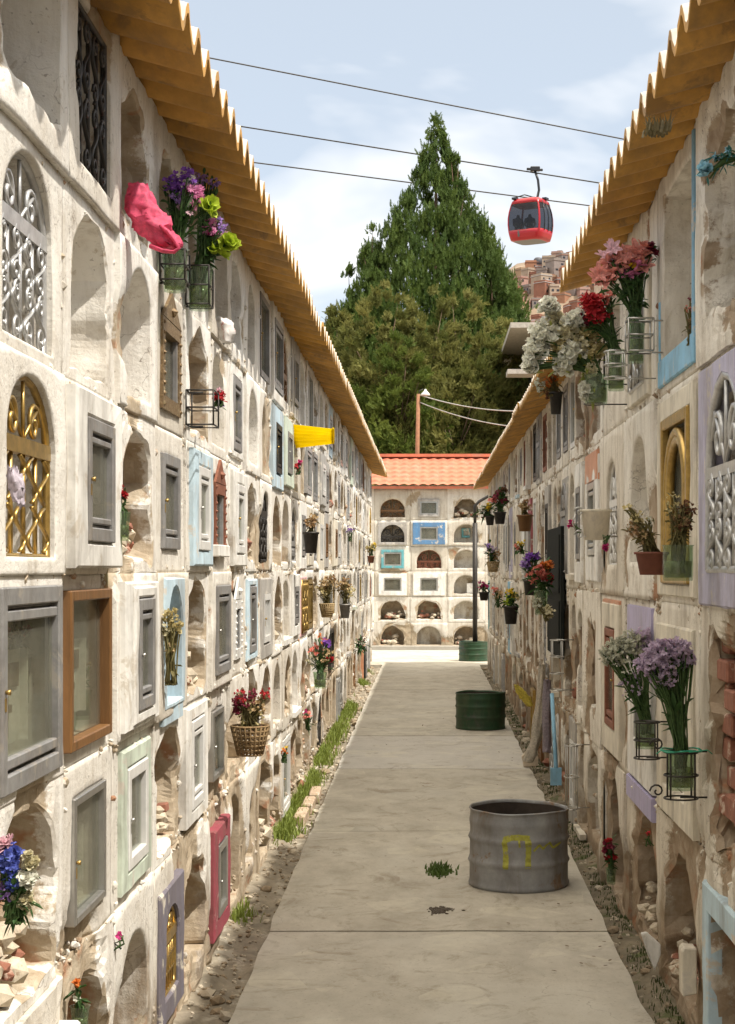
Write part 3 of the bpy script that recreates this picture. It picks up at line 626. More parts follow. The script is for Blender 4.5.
# ---- eaves and roofs
OCH = simple('ochre_underside', (.58, .31, .07), .75, 0, .3, 5, .3, c2=(.36, .20, .06), grime=.6)
TOPR = simple('weathered_cement_sheet', (.50, .45, .38), .9, 0, .25, 6, .4, grime=.3)
def corr_roof(parent, side, y0, y1, ztop, pitch, amp, over=.27, back=1.45, drop=.27, seg=10):
    X0 = XL if side < 0 else XR; mb = MB(); n = int((y1-y0)/pitch*seg); us = [-over, -over+.004, -.1, 0, .3, .8, back]
    rows = []
    for th, off in ((0, 0), (1, .034)):
        vs = []
        for i in range(n+1):
            y = y0+(y1-y0)*i/n; ph = (y-y0)/pitch*2*math.pi; sh = int((y-y0)/(pitch*5)); j = .006*noise.noise((sh*3.1, 2, side)); e = .025*noise.noise((sh*5.3, 7, side))
            wv = amp*(.82*math.cos(ph)+.18*(1.15-2*abs(math.sin(ph/2))**.85))*(1+.15*noise.noise((sh*2.7, 5, side)))+.006*noise.noise((y*3, 1, 1))
            for u in us:
                uu = u+(e if u < -.05 else 0)+(.004*noise.noise((y*30, 3, side)) if u < -.2 else 0)
                vs.append((X0-(-uu if side < 0 else uu)*1 if False else X0+(-uu if side < 0 else uu), y, CH+ztop+drop*uu+wv+j+off+amp*.75-.012))
        rows.append(vs)
    m = len(us); N = n+1
    f0 = [(i*m+a, i*m+a+1, (i+1)*m+a+1, (i+1)*m+a) for i in range(n) for a in range(m-1)]
    mb.add(rows[0], f0, 0, sm=True); mb.add(rows[1], [f[::-1] for f in f0], 1, sm=True)
    o2 = len(rows[0]); mb.f += [(i*m, (i+1)*m, o2+(i+1)*m, o2+i*m) for i in range(n)]; mb.m += [0]*n; mb.sm += [False]*n
    return mb.build('corrugated_roof', [OCH, TOPR], parent)
corr_roof(wallL, -1, -4, LC(33)+PIT/2+.35, 1.875, .26, .052, over=.29); corr_roof(wallR, 1, -4, RC(4)-RP/2+.1, 1.865, .26, .052, over=.27)
corr_roof(wallR2, 1, RC(4)-RP/2-.1, RC(19)+RP/2+.3, 1.55, .2, .026, over=.27)
# orange tiled roof of the end wall
TL = simple('orange_tile_sheet', (.58, .175, .10), .85, 0, .18, 5, .1, grime=.3, c2=(.50, .20, .13))
mb = MB(); x0, x1 = -3.4, 3.6; nx = 220; ny = 34; vs = []
for j in range(ny+1):
    t = j/ny; y = YB-.25+t*1.3; z = CH+1.88+t*.74
    for i in range(nx+1):
        x = x0+(x1-x0)*i/nx; st = (t*7) % 1.0
        vs.append((x, y+.02*math.sin(x*2*math.pi/.22), z+.028*abs(math.sin(x*math.pi/.22))-.035*st))
mb.add(vs, [(j*(nx+1)+i, j*(nx+1)+i+1, (j+1)*(nx+1)+i+1, (j+1)*(nx+1)+i) for j in range(ny) for i in range(nx)], 0)
mb.box(x0, x1, YB+.9, YB+1.15, CH+2.60, CH+2.67); mb.box(x0, x1, YB+1.05, YB+2.3, CH+2.2, CH+2.5)
mb.box(x0+.05, x1-.05, YB-.2, YB-.17, CH+1.80, CH+1.86)
mb.build('tiled_roof', TL, wallB)
mb = MB(); mb.box(-3.3, 1.1, YB-.4, YB-.03, .1, gz(38)+.05); 
tag(mb.build('low_step', simple('pale_concrete', (.45, .42, .36), .9, 0, .15, 4, .4, grime=.2)), 'pale concrete step along the foot of the end wall', 'step', kind='thing')

# ------------------------------------------------------------------ ground, path, gutters
SOIL = simple('gutter_soil', (.27, .23, .17), .95, 0, .4, 9, .7, c2=(.38, .34, .27))
def sheet(name, xs, ys, zf, mat):
    mb = MB(); vs = [(x, y, zf(x, y)) for y in ys for x in xs]; m = len(xs)
    mb.add(vs, [(j*m+i, j*m+i+1, (j+1)*m+i+1, (j+1)*m+i) for j in range(len(ys)-1) for i in range(m-1)], 0, sm=True)
    return tag(mb.build(name, mat), kind='structure')
def lin(a, b, n): return [a+(b-a)*i/n for i in range(n+1)]
sheet('ground', [-3000, -60, -8, -2.6, 2.6, 8, 60, 3000], [-60, -4, 0, 10, 20, 30, 41, 60, 120, 400, 4000], lambda x, y: gz(y)-.12, simple('bare_earth', (.30, .25, .18), .95, 0, .3, 1.5, .4))
def gutz(x, y): return gz(y)-.075+.035*noise.fractal((x*5, y*5, 0), 1, 2, 4)+.05*max(0, (abs(x)-.98)/.14)*(.6+noise.noise((x*3, y*2.2, 3)))
sheet('gutter_ground', lin(-1.16, -.80, 12), lin(3, 33, 700), gutz, SOIL)
sheet('gutter_ground', lin(.88, 1.2, 10), lin(3, 33, 600), gutz, simple('damp_mossy_soil', (.20, .165, .11), .95, 0, .4, 9, .7, c2=(.09, .10, .035)))
def concrete():
    m, nt, b = newmat('path_concrete')
    big = nz(nt, 1.1, 6, .6, dist=.8); mid = nz(nt, 3.5, 7, .7, stretch=(1, .55, 1)); fine = nz(nt, 55, 4, .7); tint = attr(nt, 'tint')
    c = ramp(nt, mid, [(.30, (.36, .325, .262)), (.5, (.46, .42, .345)), (.72, (.57, .53, .445))])
    c = mix(nt, ramp(nt, big, [(.52, 0.0), (.62, .5)]), c, (.53, .50, .43))
    c = mix(nt, mth(nt, 'MULTIPLY', tint, .6), c, (.56, .54, .51))
    st = nz(nt, 2.2, 8, .75, dist=1.5)
    c = mix(nt, ramp(nt, st, [(.53, 0.0), (.66, .65)]), c, (.25, .205, .145))
    c = mix(nt, mth(nt, 'MULTIPLY', ramp(nt, fine, [(.60, 0.0), (.68, 1.0)]), .45), c, (.18, .15, .11))
    pt = nt.nodes.new('ShaderNodeTexVoronoi'); pt.inputs['Scale'].default_value = 3.2; pt.inputs['Randomness'].default_value = .8; nt.links.new(coords(nt), pt.inputs['Vector'])
    sepc = nt.nodes.new('ShaderNodeSeparateColor'); nt.links.new(pt.outputs['Color'], sepc.inputs[0])
    pm = mth(nt, 'MULTIPLY', ramp(nt, sepc.outputs[0], [(.80, 0.0), (.84, 1.0)]), ramp(nt, nz(nt, 5, 5, .7), [(.40, 0.0), (.60, .5)]))
    c = mix(nt, pm, c, (.62, .58, .47))
    v = nt.nodes.new('ShaderNodeTexVoronoi'); v.feature = 'DISTANCE_TO_EDGE'; v.inputs['Scale'].default_value = .8
    ad = nt.nodes.new('ShaderNodeVectorMath'); ad.operation = 'ADD'; ns = nt.nodes.new('ShaderNodeTexNoise'); ns.inputs['Scale'].default_value = 2.2; ns.inputs['Detail'].default_value = 6
    nt.links.new(coords(nt), ns.inputs['Vector']); nt.links.new(coords(nt), ad.inputs[0]); nt.links.new(ns.outputs['Color'], ad.inputs[1]); nt.links.new(ad.outputs[0], v.inputs['Vector'])
    c = mix(nt, mth(nt, 'MULTIPLY', mth(nt, 'MULTIPLY', ramp(nt, v.outputs['Distance'], [(0.0, 1.0), (.004, 0.0)]), ramp(nt, big, [(.45, 0.0), (.6, 1.0)])), .6), c, (.2, .17, .13))
    nt.links.new(c, b.inputs['Base Color']); b.inputs['Roughness'].default_value = .9; b.inputs['Specular IOR Level'].default_value = .25
    bump(nt, b, mth(nt, 'ADD', mid, mth(nt, 'MULTIPLY', fine, .25)), .35, .015); return m
mb = MB(); joints = [-4, 2.2, 5.6, 8.96, 12.2, 15.75, 18.6, 21.8, 25.0, 28.2, 31.4, 34.4, 37.0]
for a, b in zip(joints[:-1], joints[1:]):
    g = .008; nx = 16; ny = max(4, int((b-a)/.12)); tz = jit(.004); tt = {15.75: .9, 31.4: .0}.get(a, R.random()*.2); far = a > 31
    ex0, ex1 = (-.86, .97) if not far else (-3.2, 3.2); vs = []; N = 0
    ey = lambda x, y: .012*noise.noise((x*4, y*4, 1))
    for j in range(ny+1):
        y = a+g+(b-a-2*g)*j/ny
        for i in range(nx+1):
            x = ex0+(ex1-ex0)*i/nx; e = .02*noise.noise((y*2.3, i > 8, 5)) if i in (0, nx) else 0
            vs.append((x+e, y, gz(y)+tz+.0035*noise.noise((x*2, y*2, 2))-(.006 if i in (0, nx) or j in (0, ny) else 0)))
    m = nx+1; fs = [(j*m+i, j*m+i+1, (j+1)*m+i+1, (j+1)*m+i) for j in range(ny) for i in range(nx)]
    per = [i for i in range(m)]+[j*m+nx for j in range(1, ny+1)]+[ny*m+i for i in range(nx-1, -1, -1)]+[j*m for j in range(ny-1, 0, -1)]
    o = len(vs); vs += [(vs[i][0], vs[i][1], vs[i][2]-.13) for i in per]; q = len(per)
    fs += [(per[i], o+i, o+(i+1) % q, per[(i+1) % q]) for i in range(q)]
    mb.add(vs, fs, 0, sm=False, tint=tt)
tag(mb.build('path', concrete(), smooth=True), kind='structure')
o_ = bpy.data.objects['path']; md = o_.modifiers.new('s', 'EDGE_SPLIT'); md.split_angle = rad(40)
# gravel and grass in the gutters
GRV = [simple('pale_gravel', (.50, .43, .33), .95, 0, .3, 20, .4), simple('brown_gravel', (.30, .23, .15), .95, 0, .3, 20, .4)]
mb = MB()
for i in range(2200):
    y = 4+27*R.random()**1.3; l = R.random() < .8
    x = R.uniform(-1.12, -.85) if l else R.uniform(.97, 1.13); s = R.uniform(.004, .014) if R.random() < .96 else R.uniform(.018, .035)
    mb.rock((x, y, gutz(x, y)+s*.3), s*(1.5 if y > 14 else 1), R.random() < .4, i, sq=(1, 1, .7))
tag(mb.build('gravel', GRV), 'loose gravel and broken plaster crumbs in the gutters', 'gravel', kind='stuff')
def blades(name, pts, mat, h=(.04, .10), w=.004):
    mb = MB()
    for (x, y, z, s) in pts:
        a = R.random()*6.28; l = R.uniform(*h)*s; ln = R.uniform(.1, .7)*l; b = a+jit(.5); dx, dy = math.cos(a+1.57)*w*s, math.sin(a+1.57)*w*s
        ex, ey = math.cos(b)*ln, math.sin(b)*ln
        mb.add([(x-dx, y-dy, z), (x+dx, y+dy, z), (x+dx*.7+ex*.4, y+dy*.7+ey*.4, z+l*.6), (x-dx*.7+ex*.4, y-dy*.7+ey*.4, z+l*.6), (x+ex, y+ey, z+l)], [(0, 1, 2, 3), (3, 2, 4)])
    return mb.build(name, mat)
GR = petal('grass_blade', (.24, .30, .05)); MO = petal('moss_blade', (.06, .085, .02))
pts = []
while len(pts) < 6500:
    y = 7.3+24*R.random()**1.1; dens = noise.noise((y*1.1, 3, 1))
    if 12 < y < 23: dens += .45
    if y < 11.5: dens -= .22
    if dens < .05+R.random()*.45: continue
    x = -1.11+abs(R.gauss(0, .05 if y < 12 else .065))
    if x > -.84: continue
    pts.append((x, y, gutz(x, y)-.005, 1.2 if y > 12 else .9))
tag(blades('grass', pts, GR, w=.005), 'bright green grass growing along the foot of the sunlit wall', 'grass', kind='stuff')
pts = []
for i in range(5000):
    y = 6+18*R.random(); x = 1.13-abs(R.gauss(0, .06))
    if noise.noise((y*1.4, 8, 2)) > -.15 and x > .96: pts.append((x, y, gutz(x, y), .7))
tag(blades('moss', pts, MO, (.015, .045), .004), 'dark moss and weeds along the foot of the shaded wall', 'moss', kind='stuff')
pw = at(440, 880, 10.6); pw.z = gz(10.6)
mb = blades('weed_tuft', [(pw.x+R.gauss(0, .035), pw.y+R.gauss(0, .09), pw.z-.004, 1) for _ in range(420)], petal('weed_green', (.10, .16, .03)), (.015, .045), .008)
tag(mb, 'small green weed tuft growing in the concrete path beside the grey tub', 'weed')
# low broken kerb of brick in the left gutter
kb = at(312, 805, 13.0); mb = MB()
for i in range(3): bx(mb, (-.99+i*.012, 13.0+i*.62, gz(13)-.03+i*.002), .09, .50, .09, jit(.05))
tag(mb.build('kerb_fragment', simple('earthen_kerb', (.48, .36, .25), .95, 0, .3, 12, .5, c2=(.6, .52, .42)), bev=.012), 'low earthen kerb fragment lying at the foot of the sunlit wall', 'kerb')

# ------------------------------------------------------------------ flowers, vases, racks
def rvec(): 
    while True:
        v = Vector((jit(1), jit(1), jit(1)))
        if .05 < v.length < 1: return v.normalized()
def bloom(mb, c, ax, r, typ):
    ax = ax.normalized(); u = ax.orthogonal().normalized(); w = ax.cross(u); c = Vector(c)
    def pet(a, el, l, wd):
        d = (u*math.cos(a)+w*math.sin(a))*math.cos(el)+ax*math.sin(el); s = d.cross(ax)
        s = s.normalized() if s.length > 1e-4 else u
        n = s.cross(d)
        p = [c, c+d*l*.5+s*wd+n*l*.06, c+d*l*.85+s*wd*.6+n*l*.02, c+d*l-n*l*.08, c+d*l*.85-s*wd*.6+n*l*.02, c+d*l*.5-s*wd+n*l*.06]
        mb.add([tuple(q) for q in p], [(0, 1, 2, 3), (0, 3, 4, 5)])
    if typ == 'ball':
        for i in range(17): pet(R.random()*6.28, R.uniform(-.2, 1.4), r*R.uniform(.7, 1), r*.38)
    elif typ == 'daisy':
        for i in range(9): pet(i*.698+jit(.1), R.uniform(.0, .4), r, r*.25)
    elif typ == 'lily':
        for i in range(6): pet(i*1.047+jit(.1), R.uniform(.3, .6), r*1.25, r*.30)
    elif typ == 'tiny':
        for i in range(5): pet(R.random()*6.28, R.uniform(-.1, 1.2), r, r*.42)
    elif typ == 'cup':
        for i in range(6): pet(i*1.047, R.uniform(.7, 1.1), r*1.3, r*.6)
def leafq(mb, c, d, l, w, droop=.3):
    d = d.normalized(); s = d.cross(Vector((0, 0, 1)))
    s = (s.normalized() if s.length > .01 else Vector((1, 0, 0))); c = Vector(c); dn = Vector((0, 0, -1))
    p = [c, c+d*l*.4+s*w+dn*droop*l*.1, c+d*l*.4-s*w+dn*droop*l*.1, c+d*l*.75+s*w*.7+dn*droop*l*.35, c+d*l*.75-s*w*.7+dn*droop*l*.35, c+d*l+dn*droop*l*.7]
    mb.add([tuple(q) for q in p], [(0, 1, 3, 5), (0, 5, 4, 2)])
def clampw(p, Y, b=None):
    if b is not None and not (XL+.04 < b.x < XR-.04): return p
    return Vector((max(XL+.03, min(XR-.03, p.x)), p.y, p.z))
PN = dict(daisy='daisies', ball='carnations', lily='lilies', tiny='small_blossoms', cup='cupped_blossoms')
def bouquet(name, label, Y, base, clusters, cat='bouquet', leaf=LEAF, nleaf=40, leafl=.07, vase=None, vh=.2, vr=.045, group=None, stemn=1.0, vmat=None, vparts=True, leafc=None, ysp=1.0):
    """clusters: (px, py, radius px, petal colour, count, bloom radius m, type); base: mouth of the vase in the photo's pixels"""
    b = at(base[0], base[1], Y); root = empty(name, (b.x, b.y, b.z-(vh if vase else 0)), label, cat, group); m_px = Y/F
    if vase in ('glass', 'jar'):
        q = .85 if vase == 'glass' else 1.0
        mb = MB(); mb.lathe([(vr*.02, 0.0), (vr*q*.95, .0), (vr*q, .02), (vr*q, vh*.5), (vr, vh*.96), (vr*1.1, vh), (vr*1.02, vh), (vr*.93, vh*.95), (vr*q*.93, vh*.5), (vr*q*.9, .012), (.001, .01)], (b.x, b.y, b.z-vh), 18)
        mb.build('glass_vase', GV, root)
        mb = MB(); mb.lathe([(.001, .014), (vr*q*.88, .014), (vr*q*.9, vh*.55), (.001, vh*.55)], (b.x, b.y, b.z-vh), 16); mb.build('vase_water', GW, root)
    elif vase in ('pot', 'tin'):
        mb = MB(); mb.lathe([(.001, 0), (vr*.75, 0), (vr, vh*.9), (vr*1.12, vh*.9), (vr*1.12, vh), (vr*.95, vh), (vr*.9, vh*.8), (.001, vh*.75)], (b.x, b.y, b.z-vh), 18, wob=.03)
        mb.build('flower_pot', vmat or MET['rust'], root)
    elif vase == 'basket':
        mb = MB(); n = 22
        for i in range(n):
            a = i*6.283/n; mb.tube([(b.x+vr*.65*math.cos(a), b.y+vr*.65*math.sin(a), b.z-vh), (b.x+vr*math.cos(a), b.y+vr*math.sin(a), b.z)], .006, 4)
        for z in range(7):
            t = z/6; r_ = vr*(.65+.35*t); mb.tube([(b.x+r_*math.cos(k*.3491), b.y+r_*math.sin(k*.3491), b.z-vh+vh*t) for k in range(19)], .006, 4)
        mb.build('wicker_basket', vmat or simple('dry_wicker', (.42, .30, .15), .9, 0, .3, 30, .4), root)
    st = MB(); lv = MB(); cc = []
    byc = {}
    for (px, py, rp, colr, n, br, typ) in clusters:
        c = at(px, py, Y); r = rp*m_px; mbb = byc.setdefault((colr, typ), MB()); cc.append((c, r))
        for i in range(n):
            o = rvec()*r*R.random()**.4; o.y *= ysp; p = clampw(c+o, Y, b); p.y = Y+o.y*1.0
            ax = (p-Vector((b.x, b.y, b.z-.1))).normalized()*.5+rvec()*.6+Vector((0, -.35, .1))
            bloom(mbb, p, ax, br*R.uniform(.75, 1.15), typ)
            if R.random() < stemn*min(1, 10/n):
                mid = (b+p)/2+Vector((0, 0, .1*(p-b).length))+rvec()*.01; q0 = Vector((b.x+jit(vr*.5), b.y+jit(vr*.5), b.z-(vh*.8 if vase in ('glass', 'jar') else .02)))
                st.tube([q0, b+Vector((jit(vr*.5), jit(vr*.5), 0)), mid, p-ax*.01], .0034, 4)
    for i in range(nleaf):
        c, r = R.choice(cc); t = R.random(); p = b.lerp(c, .15+.85*t)+rvec()*r*.8*t; p = clampw(p, Y, b)
        leafq(lv, p, (p-b)*.8+rvec()*.12+Vector((0, 0, .02)), leafl*R.uniform(.6, 1.3), leafl*.16, R.random())
    if st.v: st.build('stems', STEM if leaf is not LEAFD else LEAFD, root)
    if lv.v: lv.build('leaves', leaf, root)
    for (colr, typ), mbb in byc.items():
        if mbb.v: mbb.build(colr+'_'+PN[typ], PET[colr], root)
    return root
def rack(label, Y, px0, px1, py0, py1, side, mat=None, hoops=2, dep=.13, curl=False, round_=True, r=.004, name='wire_rack'):
    """wire holder hooked on the wall: rings at two heights, uprights, brackets"""
    a = at(px0, py0, Y); c = at(px1, py1, Y); cx = (a.x+c.x)/2; w = max(.05, abs(c.x-a.x)/2); z1, z0 = a.z, c.z
    wx = XL if side < 0 else XR
    o = empty(name, (cx, Y, z0), label, 'wire rack', None); mb = MB(); hoop = []
    for t in range(hoops+1):
        z = z0+(z1-z0)*t/max(1, hoops)
        if round_: ring = [(cx+w*math.cos(k*math.pi/8), Y+dep*.5*math.sin(k*math.pi/8), z) for k in range(17)]
        else: ring = [(cx-w, Y-dep/2, z), (cx+w, Y-dep/2, z), (cx+w, Y+dep/2, z), (cx-w, Y+dep/2, z), (cx-w, Y-dep/2, z)]
        mb.tube(ring, r, 5)
        if t in (0, hoops): mb.tube([(cx, Y+.02, z), (wx, Y+.02, z)], r, 5)
    for k in range(4):
        q = k*math.pi/2+.785; x = cx+w*math.cos(q)*(1 if round_ else 1.41); y = Y+dep*.5*math.sin(q)*(1 if round_ else 1.41)
        mb.tube([(x, y, z1), (x, y, z0)], r, 5)
    if curl:
        s = -side
        for zz in (z1, z0):
            mb.tube([(cx-s*(-w-.03)*1-(.03-.025*i/12)*math.cos(i*.6)*1, Y-.02, zz+.03+(.03-.025*i/12)*math.sin(i*.6)) for i in range(13)], r, 5)
    mb.build('wire_frame', mat or MET['dark'], o); return o
# --- left side
Y = onL(186, .16)
bouquet('bouquet', 'purple and pink bouquet in a glass vase beside the pink bag', onL(178, .08), (175, 250), [(183, 182, 15, 'purple', 60, .017, 'tiny'), (172, 187, 10, 'purple', 30, .015, 'tiny'), (193, 196, 11, 'pink', 26, .024, 'daisy'), (190, 183, 7, 'white', 8, .024, 'daisy'), (186, 212, 8, 'pale_pink', 10, .017, 'daisy'), (176, 198, 7, 'violet', 12, .018, 'tiny'), (208, 209, 6, 'lime', 4, .045, 'cup')], vase='glass', vh=.17, vr=.055, nleaf=130, leafl=.05)
bouquet('bouquet', 'magenta and violet bouquet with a lime bow, in the lower wire rack', onL(203, .08), (200, 268), [(212, 228, 9, 'pink', 26, .022, 'daisy'), (222, 226, 9, 'violet', 16, .016, 'tiny'), (228, 236, 8, 'pale_pink', 12, .016, 'daisy'), (213, 234, 5, 'magenta', 8, .018, 'tiny'), (225, 247, 6, 'lime', 4, .055, 'cup'), (214, 252, 6, 'lime', 3, .05, 'cup'), (200, 180, 9, 'violet', 22, .015, 'tiny'), (213, 184, 7, 'violet', 12, .015, 'tiny')], vase='glass', vh=.19, vr=.06, nleaf=150, leafl=.05)
rack('square black wire rack holding the glass vase nearer the pink bag', onL(178, .08), 163, 187, 252, 282, -1, round_=False, dep=.14)
rack('square black wire rack hung lowest under the eave bouquets', onL(203, .08), 188, 211, 268, 306, -1, round_=False, dep=.14)
rack('square wire rack with a small red wreath on the sunlit wall', onL(203, .08), 189, 216, 392, 426, -1, round_=False, dep=.18)
bouquet('wreath', 'small red flower wreath hooked on a wire rack on the sunlit wall', onL(217, .12), (219, 402), [(220, 398, 6, 'red', 22, .02, 'tiny'), (219, 391, 3, 'pale_pink', 6, .014, 'tiny'), (221, 404, 4, 'violet', 4, .012, 'tiny')], cat='wreath', nleaf=12, leafl=.03)
def bag(name, label, Y, pts, mat, cat, part=None, thick=.05, seed=3):
    """crumpled cloth or plastic hanging body: centreline (px, py, half-width px)"""
    mb = MB(); n = 22; vs = []; M = len(pts); m_px = Y/F; P_ = []
    for i in range(M-1):
        for s in range(5):
            t = s/5; P_.append([pts[i][q]*(1-t)+pts[i+1][q]*t for q in range(3)])
    P_.append(list(pts[-1]))
    for i, (px, py, rr) in enumerate(P_):
        c = at(px, py, Y)
        for k in range(n):
            a = 6.283*k/n; f = 1+.34*noise.noise((math.cos(a)*1.7+seed, math.sin(a)*1.7, i*.22))+.10*math.sin(a*6+i*.3+seed)+.09*math.sin(a*11-i*.5)
            vs.append((c.x+rr*m_px*f*math.cos(a), c.y+max(thick, rr*m_px*.7)*f*math.sin(a), c.z+.02*noise.noise((a*2, i*.5, seed))))
    L_ = len(P_); fs = [(i*n+k, i*n+(k+1) % n, (i+1)*n+(k+1) % n, (i+1)*n+k) for i in range(L_-1) for k in range(n)]+[tuple(range(n)), tuple((L_-1)*n+k for k in range(n))]
    mb.add(vs, fs, 0, sm=True); o = mb.build(name, mat)
    return tag(o, label, cat)
PINK = petal('pink_plastic', (.80, .10, .20)); WPL = petal('white_plastic', (.72, .72, .70))
pb = bag('plastic_bag', 'crumpled bright pink plastic bag hanging out of a broken niche', onL(143, .08), [(138, 184, 8), (139, 194, 12), (142, 205, 15), (146, 216, 18), (152, 227, 19), (159, 237, 17), (166, 244, 14), (172, 248, 8)], PINK, 'plastic bag', thick=.02, seed=5)
mb = MB(); Yp = onL(150, .11); mb.tube([at(160, 226, Yp), at(168, 232, Yp), at(175, 241, Yp), at(179, 248, Yp), at(174, 252, Yp), at(163, 251, Yp), at(150, 246, Yp)], [.02, .022, .02, .016, .016, .02, .02], 8, flat=.4)
hb = mb.build('bag_handle', PINK, pb)
bag('plastic_bag', 'small white plastic bag with red print stuffed in a niche mouth under the eave', onL(226, .06), [(217, 318, 8), (222, 324, 11), (226, 334, 9), (227, 343, 4)], simple('printed_white_plastic', (.70, .66, .62), .4, 0, .1, 30, .2, c2=(.5, .22, .2)), 'plastic bag', thick=.03, seed=8)
bag('soft_toy', 'pale lilac plush toy hung on the golden arched grille', onL(16, .08), [(12, 468, 4), (14, 476, 7), (17, 486, 8), (18, 496, 6), (22, 505, 3)], petal('lilac_plush', (.62, .55, .62)), 'soft toy', thick=.02, seed=2)
bouquet('bouquet', 'blue and white flower bouquet in a crumbling niche beside the ledge', onL(14, .03), (14, 915), [(8, 858, 13, 'blue', 72, 0.018, 'tiny'), (14, 880, 10, 'blue', 54, 0.018, 'tiny'), (26, 880, 8, 'white', 21, 0.022, 'ball'), (24, 900, 9, 'cream', 25, 0.022, 'ball'), (4, 845, 8, 'pale_pink', 14, 0.020, 'tiny'), (28, 862, 7, 'cream', 14, 0.020, 'ball'), (4, 893, 8, 'violet', 21, 0.016, 'tiny')], nleaf=60, leafl=.05)
bouquet('bouquet', 'red carnations tucked in the crumbling concrete niche', onL(120, .03), (122, 512), [(119, 492, 4, 'red', 6, .02, 'ball'), (124, 496, 3, 'red', 4, .02, 'ball')], nleaf=18, leafl=.035, vase='glass', vh=.1, vr=.03)
bouquet('bouquet', 'straw yellow dried flowers arching out of the pale blue arched niche', onL(172, .06), (171, 680), [(170, 616, 8, 'straw', 22, .015, 'tiny'), (176, 625, 8, 'straw', 20, .015, 'tiny'), (166, 630, 7, 'cream', 14, .014, 'tiny'), (171, 650, 6, 'tan', 8, .012, 'tiny')], nleaf=14, leafl=.04, leaf=LEAFD)
bouquet('blossom', 'single magenta blossom on the edge of the low clean arch', onL(120, .02), (120, 944), [(120, 936, 2, 'magenta', 3, .016, 'tiny')], cat='flower', nleaf=2, leafl=.02)
bouquet('bouquet', 'orange flower with pale leaves in the dark broken niche at the foot of the wall', onL(78, .02), (80, 1006), [(76, 983, 3, 'orange', 4, .018, 'ball'), (78, 1000, 4, 'white', 4, .014, 'tiny')], nleaf=14, leafl=.04, vase='glass', vh=.08, vr=.03)
bouquet('bouquet', 'dark red and tan dried bouquet in a wicker basket low on the sunlit wall', onL(248, .15), (250, 726), [(239, 706, 10, 'dark_red', 50, .017, 'tiny'), (240, 698, 8, 'red', 20, .016, 'tiny'), (256, 708, 11, 'tan', 50, .016, 'tiny'), (266, 694, 6, 'red', 16, .015, 'tiny'), (252, 698, 8, 'dark_red', 20, .016, 'tiny'), (252, 720, 12, 'straw', 30, .014, 'tiny')], leaf=LEAFD, nleaf=70, leafl=.04, vase='basket', vh=.15, vr=.10, vmat=simple('old_wicker', (.26, .17, .08), .9, 0, .35, 30, .4))
bouquet('bouquet', 'green and coral bouquet with one violet bloom on the sunlit wall', onL(319, .16), (320, 672), [(316, 650, 8, 'coral', 22, .022, 'tiny'), (324, 654, 9, 'tan', 26, .02, 'tiny'), (328, 642, 5, 'purple', 12, .03, 'daisy'), (331, 660, 5, 'red', 12, .022, 'ball'), (313, 660, 7, 'cream', 16, .018, 'tiny'), (321, 640, 6, 'orange', 8, .02, 'tiny')], nleaf=60, leafl=.07, vase='glass', vh=.14, vr=.06)
bouquet('bouquet', 'pale dried bouquet nearer the camera of the two tan ones on the sunlit wall', onL(328, .16), (327, 604), [(326, 585, 8, 'tan', 50, .022, 'tiny'), (322, 592, 7, 'straw', 30, .02, 'tiny'), (330, 580, 6, 'dry', 20, .02, 'tiny')], leaf=LEAFD, nleaf=40, leafl=.06, vase='basket', vh=.12, vr=.07)
bouquet('bouquet', 'bushy tan dried bouquet, farther of the two tan ones on the sunlit wall', onL(345, .16), (345, 604), [(342, 588, 8, 'tan', 46, .026, 'tiny'), (350, 592, 6, 'straw', 26, .025, 'tiny'), (345, 582, 7, 'dry', 20, .022, 'tiny')], leaf=LEAFD, nleaf=40, leafl=.06, vase='pot', vh=.16, vr=.06, vmat=MET['steel'])
bouquet('bouquet', 'dry tan flowers in a dark square basket high on the sunlit wall', onL(311, .16), (311, 532), [(311, 524, 6, 'dry', 26, .024, 'tiny'), (312, 519, 5, 'tan', 20, .02, 'tiny')], leaf=LEAFD, nleaf=20, leafl=.05, vase='tin', vh=.17, vr=.06, vmat=MET['dark'])
bouquet('bouquet', 'yellow and pale flowers near the far end of the sunlit wall', onL(372, .14), (371, 556), [(371, 549, 5, 'straw', 30, .035, 'tiny'), (373, 545, 3, 'yellow', 8, .03, 'tiny')], nleaf=20, leafl=.07, vase='pot', vh=.12, vr=.06)
bouquet('bouquet', 'pink flower spray low on the sunlit wall above the kerb fragment', onL(308, .08), (308, 728), [(308, 716, 6, 'coral', 12, .018, 'tiny'), (306, 710, 4, 'magenta', 6, .016, 'tiny')], nleaf=20, leafl=.05)
bouquet('bouquet', 'small orange and yellow flowers in a low niche of the sunlit wall', onL(284, .05), (284, 760), [(284, 752, 4, 'orange', 8, .016, 'tiny'), (285, 748, 3, 'yellow', 5, .014, 'tiny')], nleaf=12, leafl=.035)
bouquet('bouquet', 'pair of small red blooms beside the yellow awning', onL(300, .08), (298, 472), [(298, 466, 4, 'red', 10, .02, 'tiny'), (301, 462, 3, 'magenta', 5, .02, 'tiny')], nleaf=10, leafl=.04)
bouquet('bouquet', 'dark leafy flowers low near the far end of the sunlit wall', onL(360, .14), (360, 650), [(360, 644, 5, 'dusk', 14, .03, 'tiny'), (361, 640, 4, 'dark_red', 8, .03, 'tiny')], nleaf=60, leafl=.10)
bouquet('bouquet', 'drooping violet flowers by a light pole-like frame high on the sunlit wall', onL(350, .1), (350, 540), [(350, 530, 4, 'violet', 14, .025, 'tiny')], nleaf=10, leafl=.05)
